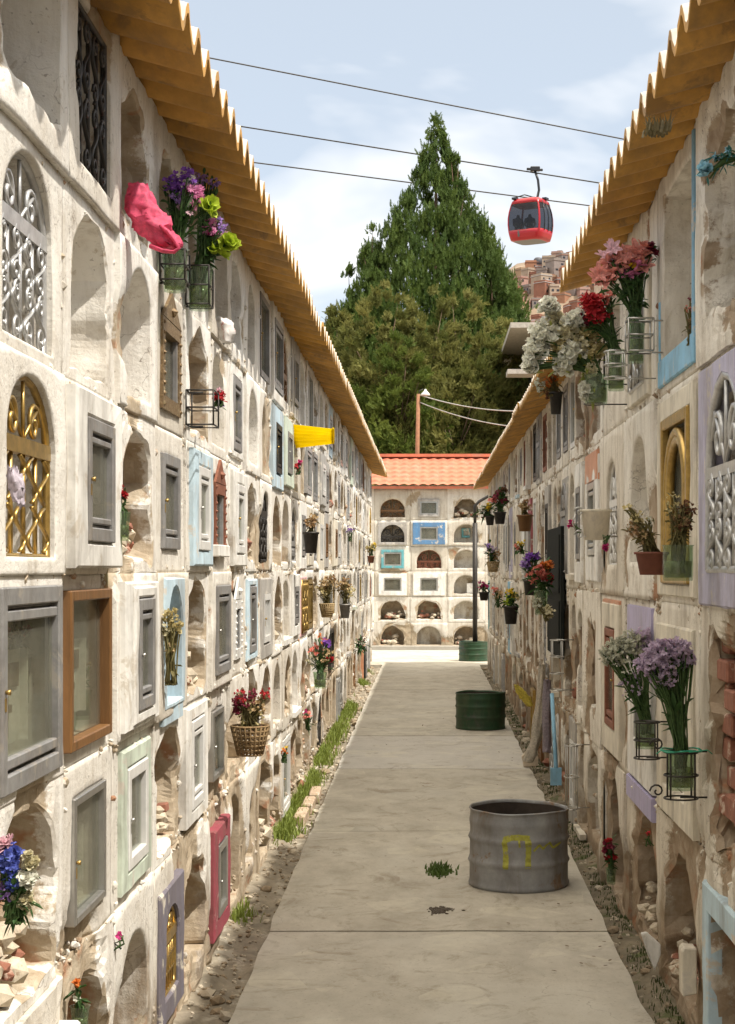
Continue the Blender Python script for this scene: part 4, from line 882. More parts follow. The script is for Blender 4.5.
# contents behind the glass of the nearest doors
def small_vase(label, pxc, pyc, e, cols, side=-1, s=1.0):
    Yv = (onL(pxc, e) if side < 0 else onR(pxc, e)); ppm = F/Yv
    bouquet('bouquet', label, Yv, (pxc, pyc), [(pxc, pyc-.06*s*ppm, .035*s*ppm, c_, n_, .016*s, 'ball') for c_, n_ in cols], vase='glass', vh=.1*s, vr=.03*s, nleaf=14, leafl=.035)
small_vase('yellow flowers in a small vase behind the grey door of the white box niche', 89, 480, -.06, (('yellow', 7), ('white', 3)))
small_vase('faded peach flowers behind the large grey glass door', 17, 655, -.1, (('coral', 5), ('cream', 5)), s=1.4)
small_vase('green and cream flowers inside the brown wooden frame', 83, 690, -.08, (('straw', 5), ('cream', 4)))
small_vase('white flowers behind the narrow grey framed door with no surround', 168, 535, -.06, (('white', 6), ('dusk', 3)))
small_vase('red and green flowers behind the grey door under the white plaque', 222, 650, -.06, (('red', 6), ('cream', 2)))
small_vase('faded orange flowers behind the mint framed door', 133, 840, -.06, (('coral', 4), ('cream', 4)))
small_vase('white flowers in the light blue framed niche', 199, 500, -.04, (('white', 9),), s=1.2)
small_vase('pale flowers in the door with double white surround', 131, 680, -.05, (('cream', 6),))
small_vase('red yellow flowers behind the second door row from the foot beside the white one', 216, 725, -.06, (('red', 3), ('yellow', 3)))
# yellow corrugated awning
ya = onL(300, .16); mb = MB(); AY = petal('yellow_plastic_sheet', (.95, .72, .01))
for n_ in AY.node_tree.nodes:
    if n_.bl_idname == 'ShaderNodeTexNoise': n_.inputs['Scale'].default_value = 1.5
AY.node_tree.nodes['Mix Shader'].inputs[0].default_value = .75
Ya0 = onL(289, .0); ca_, cb_, cc_, cd_ = at(289, 425, Ya0), at(333, 430, Ya0+.1), at(333, 443, Ya0+.75), at(289, 448, Ya0+.75)
cd_.x = XL+.0; n = 48; vs = []
for i in range(n+1):
    t = i/n; e = Vector((0, 0, .010*math.cos(t*6.283*6)))
    for k_ in range(9): vs.append(tuple(ca_.lerp(cd_, t).lerp(cb_.lerp(cc_, t), k_/8)+e))
mb.add(vs, [(i*9+k_, i*9+k_+1, (i+1)*9+k_+1, (i+1)*9+k_) for i in range(n) for k_ in range(8)], 0, sm=True)
mb.tube([cb_+Vector((0, 0, .01)), cc_+Vector((0, 0, .0))], .012, 6)
o = mb.build('awning', AY); s_ = o.modifiers.new('s', 'SOLIDIFY'); s_.thickness = .006
tag(o, 'bright yellow plastic awning jutting from the sunlit wall', 'awning')

# --- right side
bouquet('bouquet', 'pink and yellow lilies in glass on the upper rack of the shaded wall', onR(630, .14), (636, 318), [(603, 278, 9, 'lily', 8, .055, 'lily'), (618, 262, 11, 'lily', 11, .055, 'lily'), (636, 262, 12, 'lily', 13, .055, 'lily'), (630, 272, 9, 'pink', 8, .05, 'lily'), (612, 256, 10, 'pale_pink', 8, .05, 'lily'), (645, 252, 9, 'coral', 6, .04, 'lily'), (626, 262, 13, 'yellow', 14, .018, 'tiny'), (654, 250, 6, 'dark_red', 5, .035, 'ball')], vase='glass', vh=.22, vr=.045, nleaf=120, leafl=.07)
bouquet('bouquet', 'red alstroemeria bunch in the glass vase below the pink lilies', onR(606, .2), (616, 350), [(592, 305, 10, 'red', 34, .038, 'lily'), (598, 316, 9, 'red', 22, .036, 'lily'), (606, 298, 8, 'coral', 8, .03, 'lily'), (586, 318, 6, 'dark_red', 8, .025, 'ball'), (608, 300, 4, 'white', 3, .03, 'lily')], vase='glass', vh=.21, vr=.05, nleaf=80, leafl=.07)
rack('wire rack with a lace pattern front holding the lily vase', onR(634, .14), 627, 652, 320, 352, 1, MET['alu'], round_=False)
rack('pale wire hoop holding the red alstroemeria vase', onR(616, .2), 604, 627, 352, 378, 1, MET['alu'])
bouquet('bouquet', 'large drooping bunch of white gladioli leaning from the shaded wall', onR(580, .33), (596, 375), [(550, 308, 8, 'white', 67, .030, 'cup'), (556, 322, 9, 'cream', 33, 0.027, 'ball'), (545, 335, 12, 'white', 57, .030, 'cup'), (537, 352, 11, 'white', 62, .030, 'cup'), (532, 368, 7, 'white', 36, .030, 'cup'), (566, 332, 10, 'cream', 72, 0.030, 'tiny'), (576, 322, 11, 'white', 62, .030, 'cup'), (586, 334, 10, 'straw', 108, 0.024, 'tiny'), (594, 350, 11, 'straw', 162, 0.022, 'tiny'), (592, 372, 8, 'cream', 108, 0.022, 'tiny'), (572, 352, 12, 'white', 88, .030, 'cup'), (566, 366, 9, 'white', 57, .030, 'cup'), (589, 392, 7, 'white', 57, .030, 'cup'), (580, 345, 11, 'cream', 90, 0.024, 'tiny'), (560, 345, 9, 'straw', 72, 0.024, 'tiny')], vase='jar', vh=.15, vr=.06, nleaf=60, leafl=.07, leaf=petal('yellow_leaf', (.30, .32, .07)))
rack('thin wire hoop under the white gladioli', onR(594, .2), 584, 604, 384, 404, 1, MET['dark'])
bouquet('bouquet', 'orange and cream dried bunch under the white gladioli', onR(548, .2), (556, 392), [(550, 381, 7, 'orange', 34, .022, 'tiny'), (540, 386, 7, 'dusk', 24, .02, 'tiny'), (548, 394, 5, 'brown', 14, .02, 'tiny'), (553, 374, 5, 'cream', 12, .018, 'tiny')], leaf=LEAFD, nleaf=50, leafl=.06, vase='tin', vh=.17, vr=.05, vmat=MET['dark'])
bouquet('flower_spray', 'pale blue artificial flower spray sticking out near the top of the shaded wall', onR(716, .12), (740, 158), [(706, 172, 6, 'pale_blue', 7, .03, 'cup'), (716, 156, 4, 'pale_blue', 3, .018, 'daisy'), (726, 150, 3, 'pale_blue', 2, .018, 'daisy')], cat='flower', nleaf=50, leafl=.035, leaf=LEAFB)
bouquet('bouquet', 'brown dried bunch in front of the gilt arch frame', onR(678, .14), (678, 545), [(682, 520, 12, 'dry', 50, .011, 'tiny'), (688, 510, 10, 'brown', 36, .012, 'tiny'), (674, 505, 12, 'straw', 22, .010, 'tiny'), (684, 528, 9, 'brown', 34, .012, 'tiny')], leaf=LEAFD, nleaf=110, leafl=.04, vase='jar', vh=.14, vr=.06)
bouquet('bouquet', 'yellowing dried bunch in a brick red pot under the plain open arch', onR(648, .16), (652, 552), [(638, 520, 8, 'straw', 30, .012, 'tiny'), (634, 530, 8, 'dry', 34, .012, 'tiny'), (644, 538, 9, 'tan', 34, .012, 'tiny'), (630, 508, 6, 'straw', 10, .012, 'tiny'), (650, 522, 7, 'dusk', 14, .010, 'tiny')], leaf=LEAFD, nleaf=80, leafl=.045, vase='pot', vh=.10, vr=.07, vmat=simple('brick_red_pot', (.20, .07, .045), .8))
# planter with curled wire
pl = at(596, 540, onR(596, .14)); rt = empty('hanging_planter', pl, 'pale metal planter with curled wire arms on the shaded wall', 'planter'); mb = MB()
mb.lathe([(.001, 0), (.068, 0), (.085, .16), (.095, .165), (.095, .178), (.08, .178), (.062, .02), (.001, .015)], pl, 22); mb.build('pot', SUR['cream'], rt); mb = MB()
for z in (.03, .165): mb.tube([(pl.x-.10-.03*math.cos(i*.55)*(1-i/16), pl.y-.03, pl.z+z+.03*math.sin(i*.55)*(1-i/16)) for i in range(15)], .005, 5)
mb.tube([(pl.x-.07, pl.y-.03, pl.z+.02), (XR, pl.y-.03, pl.z+.02)], .005, 5); mb.tube([(pl.x+.05, pl.y, pl.z+.165), (XR, pl.y, pl.z+.165)], .005, 5); mb.tube([(pl.x-.12, pl.y-.03, pl.z+.05), (pl.x-.14, pl.y-.03, pl.z+.1), (pl.x-.12, pl.y-.03, pl.z+.15)], .005, 5); mb.build('wire_bracket', MET['alu'], rt)
bouquet('blossom', 'red carnation hanging to the side of the pale planter', onR(570, .2), (578, 530), [(570, 524, 3, 'magenta', 5, .025, 'ball')], cat='flower', nleaf=3, leafl=.03)
bouquet('blossom', 'red carnation hanging just below the pale planter', onR(606, .14), (607, 535), [(606, 549, 3, 'magenta', 6, .024, 'ball')], cat='flower', nleaf=3, leafl=.03)
bouquet('bouquet', 'coral and orange bouquet beside the tall dark door leaf', onR(541, .2), (541, 590), [(541, 572, 9, 'coral', 44, .03, 'ball'), (534, 578, 7, 'coral', 24, .026, 'tiny'), (547, 566, 6, 'orange', 20, .03, 'tiny'), (548, 580, 6, 'red', 12, .026, 'tiny'), (544, 575, 9, 'pale_pink', 14, .024, 'tiny')], nleaf=90, leafl=.09, vase='glass', vh=.2, vr=.06)
bouquet('bouquet', 'deep violet bouquet next to the coral one on the lower shaded wall', onR(528, .2), (530, 580), [(530, 558, 6, 'purple', 34, .03, 'tiny'), (526, 564, 5, 'violet', 16, .028, 'tiny'), (537, 557, 4, 'purple', 10, .028, 'tiny')], nleaf=40, leafl=.08, vase='pot', vh=.14, vr=.06, vmat=MET['dark'])
bouquet('bouquet', 'lemon yellow bouquet in a dark pot on the lower shaded wall', onR(511, .2), (511, 606), [(511, 594, 6, 'yellow', 18, .032, 'tiny'), (508, 600, 5, 'lime', 14, .03, 'tiny'), (516, 597, 4, 'straw', 10, .03, 'tiny')], nleaf=60, leafl=.10, vase='pot', vh=.2, vr=.08, vmat=MET['dark'])
bouquet('bouquet', 'dusty violet and tan bouquet, middle height near the end of the lane', onR(492, .2), (493, 562), [(491, 550, 6, 'lilac', 24, .03, 'tiny'), (495, 556, 6, 'dry', 20, .035, 'tiny'), (489, 545, 4, 'violet', 8, .03, 'tiny')], nleaf=40, leafl=.12, vase='basket', vh=.14, vr=.09)
bouquet('bouquet', 'maroon and coral bouquet highest near the end of the lane', onR(497, .2), (500, 512), [(498, 497, 6, 'dark_red', 26, .04, 'tiny'), (494, 500, 5, 'coral', 14, .04, 'tiny'), (503, 490, 5, 'brown', 16, .04, 'tiny'), (504, 500, 5, 'dark_red', 14, .04, 'tiny')], nleaf=50, leafl=.12, vase='pot', vh=.16, vr=.08, vmat=MET['dark'])
bouquet('bouquet', 'yellow and white flowers under the maroon bouquet', onR(487, .22), (490, 516), [(489, 507, 3, 'yellow', 10, .05, 'ball'), (482, 510, 4, 'white', 10, .04, 'tiny'), (485, 514, 4, 'dark_red', 10, .04, 'tiny')], nleaf=40, leafl=.12, vase='pot', vh=.14, vr=.07, vmat=MET['dark'])
bouquet('bouquet', 'brown and straw bunch in a dark pot between maroon and coral bouquets', onR(524, .18), (525, 515), [(524, 508, 5, 'tan', 22, .03, 'tiny'), (526, 504, 4, 'dry', 14, .03, 'tiny')], nleaf=24, leafl=.07, leaf=LEAFD, vase='pot', vh=.16, vr=.075, vmat=MET['brown'])
bouquet('bouquet', 'pink flowers in a low pot near the pole at the lane end', onR(484, .2), (484, 592), [(484, 586, 5, 'magenta', 14, .04, 'tiny'), (482, 584, 4, 'pink', 8, .04, 'tiny')], nleaf=26, leafl=.10, vase='pot', vh=.14, vr=.08, vmat=MET['dark'])
bouquet('bouquet', 'pale peach flowers beside the lemon yellow bouquet', onR(498, .2), (498, 606), [(498, 596, 5, 'tan', 16, .035, 'tiny'), (496, 592, 4, 'coral', 8, .035, 'tiny')], nleaf=20, leafl=.08)
bouquet('bouquet', 'small yellow and rose flowers above the violet bouquet', onR(521, .16), (522, 552), [(521, 544, 4, 'yellow', 12, .026, 'tiny'), (518, 547, 4, 'coral', 10, .025, 'tiny')], nleaf=20, leafl=.07)
bouquet('bouquet', 'whitish hanging bunch beneath the coral bouquet', onR(545, .2), (546, 618), [(548, 612, 6, 'cream', 24, .026, 'tiny'), (536, 604, 6, 'dusk', 22, .024, 'tiny')], nleaf=24, leafl=.07, leaf=LEAFD)
bouquet('bouquet', 'grey green statice bunch, left half of the big statice pair', onR(628, .13), (646, 722), [(618, 652, 15, 'dusk', 180, .017, 'tiny'), (632, 644, 14, 'dusk', 165, .017, 'tiny'), (608, 656, 10, 'dusk', 90, .015, 'tiny'), (645, 640, 13, 'lilac', 105, .017, 'tiny'), (654, 637, 8, 'lilac', 66, .015, 'tiny'), (630, 686, 12, 'lilac', 36, .015, 'tiny'), (624, 664, 14, 'white', 75, .009, 'tiny')], vase='jar', vh=.13, vr=.055, nleaf=50, leafl=.07, stemn=1.1)
bouquet('bouquet', 'lilac statice bunch with long green stems, right half of the big statice pair', onR(676, .12), (681, 750), [(660, 655, 15, 'lilac', 225, .017, 'tiny'), (678, 652, 14, 'lilac', 195, .017, 'tiny'), (686, 660, 9, 'lilac', 90, .015, 'tiny'), (648, 664, 13, 'lilac', 135, .015, 'tiny'), (664, 675, 15, 'lilac', 135, .015, 'tiny'), (668, 648, 10, 'pale_pink', 51, .009, 'tiny')], vase='jar', vh=.16, vr=.055, nleaf=70, leafl=.075, stemn=1.1)
rack('wire hoop with curls holding the lilac statice jar', onR(678, .12), 664, 698, 752, 798, 1, MET['dark'], curl=True)
rack('wire hoop holding the grey green statice jar', onR(640, .13), 634, 660, 722, 758, 1, MET['dark'])
mb = MB(); c = at(681, 750, onR(678, .12)); mb.tube([(c.x+.078*math.cos(i*.35), c.y+.078*math.sin(i*.35), c.z+.004*math.sin(i)) for i in range(19)], .007, 6, flat=.5)
for s in (-1, 1): mb.tube([(c.x+s*.02, c.y-.078, c.z), (c.x+s*.09, c.y-.09, c.z+.01), (c.x+s*.11, c.y-.085, c.z-.006)], .006, 5, flat=.4)
tag(mb.build('ribbon', simple('green_ribbon', (.02, .30, .17), .4, 0, .1)), 'bright green ribbon tied round the lilac statice jar', 'ribbon')
bouquet('bouquet', 'deep red roses near the foot of the shaded wall', onR(609, .1), (611, 868), [(609, 848, 7, 'dark_red', 26, .02, 'ball'), (611, 858, 6, 'red', 14, .018, 'ball'), (608, 840, 5, 'red', 8, .018, 'ball')], nleaf=60, leafl=.05, vase='glass', vh=.09, vr=.03)
bouquet('bouquet', 'small red flowers above the low rubble niche of the shaded wall', onR(648, .04), (650, 842), [(649, 833, 3, 'red', 5, .013, 'tiny')], nleaf=6, leafl=.03)
bouquet('bouquet', 'withered red sprig leaning in the blue framed niche', onR(688, .02), (692, 340), [(688, 310, 6, 'coral', 9, .012, 'tiny'), (690, 322, 6, 'dry', 12, .012, 'tiny'), (692, 300, 4, 'dark_red', 4, .012, 'tiny')], nleaf=22, leafl=.045, leaf=LEAFD)
rack('empty thin wire rack standing off the foot of the shaded wall near the grey tub', onR(570, .14), 565, 578, 745, 808, 1, MET['alu'], hoops=2, dep=.2)
rack('tall wire rack beside the white planter column on the lower shaded wall', onR(556, .14), 550, 564, 640, 690, 1, MET['alu'], hoops=3, dep=.2)
# tall dark door leaf standing open
mb = MB(); mb.box(RU(567), RU(553), RV(560, 655), RV(560, 528), .02, .05, fn=fR)
o = mb.build('door_leaf', simple('black_painted_iron', (.018, .02, .018), .8, 0, .3), bev=.004); tag(o, 'tall black iron door leaf fixed flat against the lower shaded wall', 'door')
mb = MB(); mb.box(RU(567)+.1, RU(553)-.1, RV(560, 640), RV(560, 600), .05, .06, fn=fR); mb.box(RU(567)+.1, RU(553)-.1, RV(560, 592), RV(560, 536), .05, .06, fn=fR); mb.build('door_panel', MATS['black_painted_iron'], o)
# pale cloth, broom and things leaning near the second tub
bag('cloth', 'long off-white cloth hanging at the foot of the shaded wall behind the grey tub', onR(537, .12), [(542, 664, 3), (541, 690, 4), (539, 715, 5), (536, 740, 5), (531, 754, 6), (528, 762, 5)], petal('off_white_cloth', (.62, .56, .46)), 'cloth', thick=.05, seed=4)
bag('cloth', 'grey mauve sheet draped beside the pale blue stick', onR(545, .10), [(547, 680, 4), (547, 700, 4), (547, 725, 4), (547, 745, 4), (547, 752, 4)], petal('mauve_cloth', (.34, .29, .33)), 'cloth', thick=.05, seed=6)
bag('plastic_bag', 'rumpled yellow plastic bag tied to the shaded wall near the green tub', onR(524, .2), [(516, 685, 2), (521, 692, 5), (526, 699, 5), (530, 706, 3)], petal('yellow_plastic', (.72, .60, .10)), 'plastic bag', thick=.04, seed=9)
p0, p1 = at(552, 694, onR(552, .08)), at(556, 768, onR(556, .08)); mb = MB(); mb.tube([p0, p1], .017, 8); mb.box(p1.x-.045, p1.x+.045, p1.y-.01, p1.y+.03, p1.z-.14, p1.z-.0)
tag(mb.build('blue_scraper', SUR['blue']), 'light blue long handled scraper leaning against the shaded wall', 'tool')
def stone(name, label, px, py, Y, s, mat, sq, seed, cat='stone', e=None):
    c = at(px, py, Y); mb = MB(); mb.rock((c.x, c.y, c.z), s, 0, seed, sq); o = mb.build(name, mat, smooth=False)
    md = o.modifiers.new('b', 'BEVEL'); md.width = s*.12; md.segments = 2; return tag(o, label, cat)
def slab(name, label, pts, Y, th, mat, cat, lean=0):
    mb = MB(); n = len(pts); vs = [tuple(at(px, py, Y)+Vector((0, lean*(1 if py < pts[0][1]+10 else 0), 0))) for px, py in pts]
    vs += [(x+.0, y+th, z) for x, y, z in vs]; mb.add(vs, [tuple(range(n))[::-1], tuple(range(n, 2*n))]+[(i, (i+1) % n, n+(i+1) % n, n+i) for i in range(n)])
    return tag(mb.build(name, mat, bev=.004), label, cat)
slab('marble_fragment', 'thin white marble fragment leaning at the foot of the shaded wall', [(642, 935), (648, 934), (661, 945), (661, 955), (655, 971), (648, 955)], onR(655, .05), .03, SUR['white'], 'stone', .03)
slab('stone_block', 'upright cream stone block in the low dark niche of the shaded wall', [(682, 952), (685, 948), (697, 949), (697, 994), (683, 997)], onR(690, .03), .10, SUR['cream'], 'stone')
slab('paper_box', 'small crushed cream box beside the cloth at the foot of the shaded wall', [(522, 757), (530, 748), (538, 756), (538, 766), (524, 767)], onR(531, .14), .1, simple('cream_card', (.60, .50, .38), .9), 'box')
slab('brick_fragment', 'red brick fragment lying in the rubble niche beside the blue arch column', [(155, 805), (166, 804), (167, 812), (155, 814)], onL(161, -.05), .07, BRICK, 'brick')
# ledge with tiles at the near foot of the sunlit wall
mb = MB(); u = LC(0); mb.box(u-.4, u+.34, -1.40, -1.34, -.02, .07, fn=fL); mb.box(u-.4, u+.34, -1.44, -1.40, -.02, .03, fn=fL); mb.build('ledge', SUR['white'], wallL, bev=.008)
mb = MB(); w_ = LC(1)-.02
mb.box(LC(5)-.25, LC(5)+.2, .06-.001, .12, -.01, .035, fn=fL); mb.build('name_plaque', SUR['white'], wallL, bev=.005)
# dried weed on the roof edge
c = Vector((XR-.25, F*(XR-.25)/(657-VX), at(657, 118, F*(XR-.25)/(657-VX)).z)); mb = blades('dried_weed', [(c.x+jit(.05), c.y+jit(.06), c.z-.06, 1.3) for _ in range(70)], petal('dried_weed_blade', (.22, .18, .09)), (.02, .06), .004)
tag(mb, 'dry weed tuft growing from the eave of the shaded wall', 'weed')

# ------------------------------------------------------------------ tubs
def tub(label, px, py, wpx, hpx, colm, inner, mark=False, pole=False):
    # px, py: centre of the base front in the photo
    Yb = 1.0
    for _ in range(6): Yb = F*(CH-gz(Yb))/(py-VY)
    r = wpx/2*Yb/F; Yc = Yb+r; h = hpx*Yb/F; c = Vector(((px-VX)*Yc/F, Yc, gz(Yc)+.002))
    root = empty('half_drum_tub', c, label, 'tub', 'cut down oil drums standing in the lane' if False else None)
    pr = [(r*.985, 0), (r, .01), (r*1.0, .02), (r*.985, .03)]
    for i in range(3, 30):
        t = i/30; z = h*t; rib = .012*math.exp(-((t-.34)/.03)**2)+.012*math.exp(-((t-.64)/.03)**2)+.006*math.exp(-((t-.85)/.05)**2)
        pr.append((r*.98+rib, z))
    pr += [(r*.985, h-.004), (r*1.005, h), (r*.99, h+.008), (r*.97, h+.004), (r*.965, h-.01)]
    mb = MB(); mb.lathe(pr, c, 48, wob=.022, seed=px*.1); n0 = 48
    # dents in the rim
    mb.v = [(x, y, z-(.010*noise.noise((x*5, y*5, 1))+.003*math.cos(math.atan2(y-c.y, x-c.x)*2-1))*((z-c.z)/h)**3) for x, y, z in mb.v]
    o = mb.build('drum_wall', colm, root)
    mb = MB(); mb.lathe([(r*.965, h-.012), (r*.955, h*.5), (r*.95, .03), (.001, .03)], c, 40, wob=.022, seed=px*.1)
    mb.v = [(x, y, z-(.010*noise.noise((x*5, y*5, 1))+.003*math.cos(math.atan2(y-c.y, x-c.x)*2-1))*((z-c.z)/h)**3) for x, y, z in mb.v]
    mb.build('drum_lining', inner, root)
    if mark:
        ym = simple('yellow_brush_paint', (.40, .39, .06), .7, 0, .3, 40, .2, c2=(.26, .25, .18)); mb = MB()
        def stroke(pts, w):
            # brushed paint following the drum's curve; pts are (px, py) on the drum's front
            P_ = []
            for (qx, qy) in pts:
                a = math.asin(max(-.97, min(.97, (qx-px)/(wpx/2)))); z = (py+3-qy)*Yb/F*1.01; P_.append((a, z))
            Q = []
            for i in range(len(P_)-1):
                for s in range(6): t = s/6; Q.append((P_[i][0]*(1-t)+P_[i+1][0]*t, P_[i][1]*(1-t)+P_[i+1][1]*t))
            Q.append(P_[-1]); vs = []
            for i, (a, z) in enumerate(Q):
                b = Q[min(i+1, len(Q)-1)]; d = Q[max(i-1, 0)]; tx, tz = (b[0]-d[0])*r, b[1]-d[1]; l = math.hypot(tx, tz) or 1
                e = w*(1+.3*noise.noise((i*.7, w*99, 1)))
                for s in (-1, 1):
                    aa = a-s*tz/l*e/r; zz = z+s*tx/l*e; t_ = zz/h; rib = .012*math.exp(-((t_-.34)/.03)**2)+.012*math.exp(-((t_-.64)/.03)**2)
                    rw = (r*.98+rib)*(1+.022*noise.noise((math.sin(aa)*1.5+px*.1, -math.cos(aa)*1.5, zz*2)))+.002
                    vs.append((c.x+rw*math.sin(aa), c.y-rw*math.cos(aa), c.z+zz))
            mb.add(vs, [(i*2, i*2+1, i*2+3, i*2+2) for i in range(len(Q)-1)])
        stroke([(503, 874), (503, 860), (502, 848), (503, 843)], .016); stroke([(501, 845), (508, 842.5), (516, 842), (527, 843)], .017); stroke([(525, 844), (526, 854), (525, 873)], .017); stroke([(516, 843), (517, 852)], .006)
        stroke([(531, 856), (537, 850), (541, 854), (547, 848), (552, 854), (560, 850)], .007)
        mb.build('painted_mark', ym, root)
    return root, c, h
GZ = simple('galvanised_grey_drum', (.30, .305, .31), .6, .1, .3, 7, .3, c2=(.24, .15, .09), grime=.85); GN = simple('green_drum_paint', (.018, .060, .024), .5, .1, .3, 9, .3, c2=(.04, .055, .04), grime=.5)
INN = simple('rusty_dark_lining', (.06, .045, .035), .9, 0, .4, 9, .4)
tub('grey cut down drum with a yellow painted mark, nearest in the lane', 519, 894, 103, 78, GZ, INN, mark=True)
tub('green cut down drum in the middle of the lane', 480.5, 731, 51, 36, GN, INN)
_, pc, ph = tub('small dark green drum with a tall pole rising from it at the lane end', 473.5, 661.5, 30, 19, GN, INN)
mb = MB(); top = at(475, 523, pc.y+.02); mb.tube([(pc.x+.03, pc.y+.02, pc.z+.03), (pc.x+.03, pc.y+.02, top.z)], .05, 10)
root = empty('iron_pole', (pc.x+.03, pc.y+.02, pc.z), 'thin dark iron pole standing in the far green drum', 'pole'); mb.build('pole_shaft', MET['dark'], root)
mb = MB(); q = Vector((pc.x+.03, pc.y+.02, top.z)); mb.tube([q+Vector((0, 0, -.02)), q+Vector((0, 0, .34)), q+Vector((.08, 0, .42)), q+Vector((.3, .0, .55)), q+Vector((.42, 0, .56))], .03, 8); mb.build('bent_arm', MET['dark'], root)
mb = MB(); DC = petal('dark_crumb', (.12, .09, .06))
for i in range(170):
    q = at(440+R.gauss(0, 6), 910, 9.45); y = 9.45+R.gauss(0, .04); mb.rock((q.x, y, gz(y)+.002), R.uniform(.002, .008), 0, i, sq=(1.4, 1, .6))
tag(mb.build('dirt', DC), 'dark patch of crumbs on the concrete path in front of the weed tuft', 'dirt', kind='stuff')
# litter on the path
LT = petal('dry_leaf_litter', (.16, .10, .05)); mb = MB()
for i in range(150):
    y = R.uniform(7.5, 30); x = R.choice((R.uniform(-.8, .9), R.uniform(.6, .93))); leafq(mb, (x, y, gz(y)+.008), Vector((jit(1), jit(1), .1)), .03, .008, .1)
tag(mb.build('leaf_litter', LT), 'scattered dry leaves and crumbs lying on the concrete path', 'litter', kind='stuff')

# ------------------------------------------------------------------ trees
def foliage_mat(name, a, b):
    m, nt, bs = newmat(name); c = mix(nt, attr(nt, 'age'), a, b); c = mix(nt, mth(nt, 'MULTIPLY', nz(nt, 2.5, 3), .5), c, tuple(x*.5 for x in a))
    nt.links.new(c, bs.inputs['Base Color']); bs.inputs['Roughness'].default_value = .7; bs.inputs['Specular IOR Level'].default_value = .25
    tr = nt.nodes.new('ShaderNodeBsdfTranslucent'); nt.links.new(c, tr.inputs[0]); mx = nt.nodes.new('ShaderNodeMixShader'); mx.inputs[0].default_value = .38
    nt.links.new(bs.outputs[0], mx.inputs[1]); nt.links.new(tr.outputs[0], mx.inputs[2]); nt.links.new(mx.outputs[0], nt.nodes['Material Output'].inputs[0]); return m
def np_mesh(name, V, Tn, mat, parent, age):
    me = bpy.data.meshes.new(name); nv = len(V); nf = nv//3
    me.vertices.add(nv); me.vertices.foreach_set('co', V.astype(np.float32).ravel()); me.loops.add(nv); me.loops.foreach_set('vertex_index', np.arange(nv, dtype=np.int32))
    me.polygons.add(nf); me.polygons.foreach_set('loop_start', np.arange(0, nv, 3, dtype=np.int32)); me.materials.append(mat)
    a = me.attributes.new('age', 'FLOAT', 'POINT'); a.data.foreach_set('value', age.astype(np.float32)); me.update(); me.validate()
    o = bpy.data.objects.new(name, me); COL.objects.link(o)
    if parent: o.parent = parent; o.matrix_parent_inverse = Matrix.Translation(parent.location).inverted()
    return o
def spray_template(rs, n=9, width=.30, droop=0.0):
    T = []
    for i in range(n):
        t = (i+.5)/n; wd = width*(1-.75*t)*(.7+.6*rs.rand())
        for s in (-1, 1):
            z = -droop*t*t; b = np.array([t*.92, 0, z]); tip = b+np.array([wd*.75, s*wd, .12*rs.randn()*wd+z*.3]); w = np.array([.055, -s*.02, .03*rs.randn()])
            T += [b-w, b+w, tip]
    T += [np.array([.8, .03, -droop*.64]), np.array([.8, -.03, -droop*.64]), np.array([1.08, 0, -droop*1.1])]
    return np.array(T)
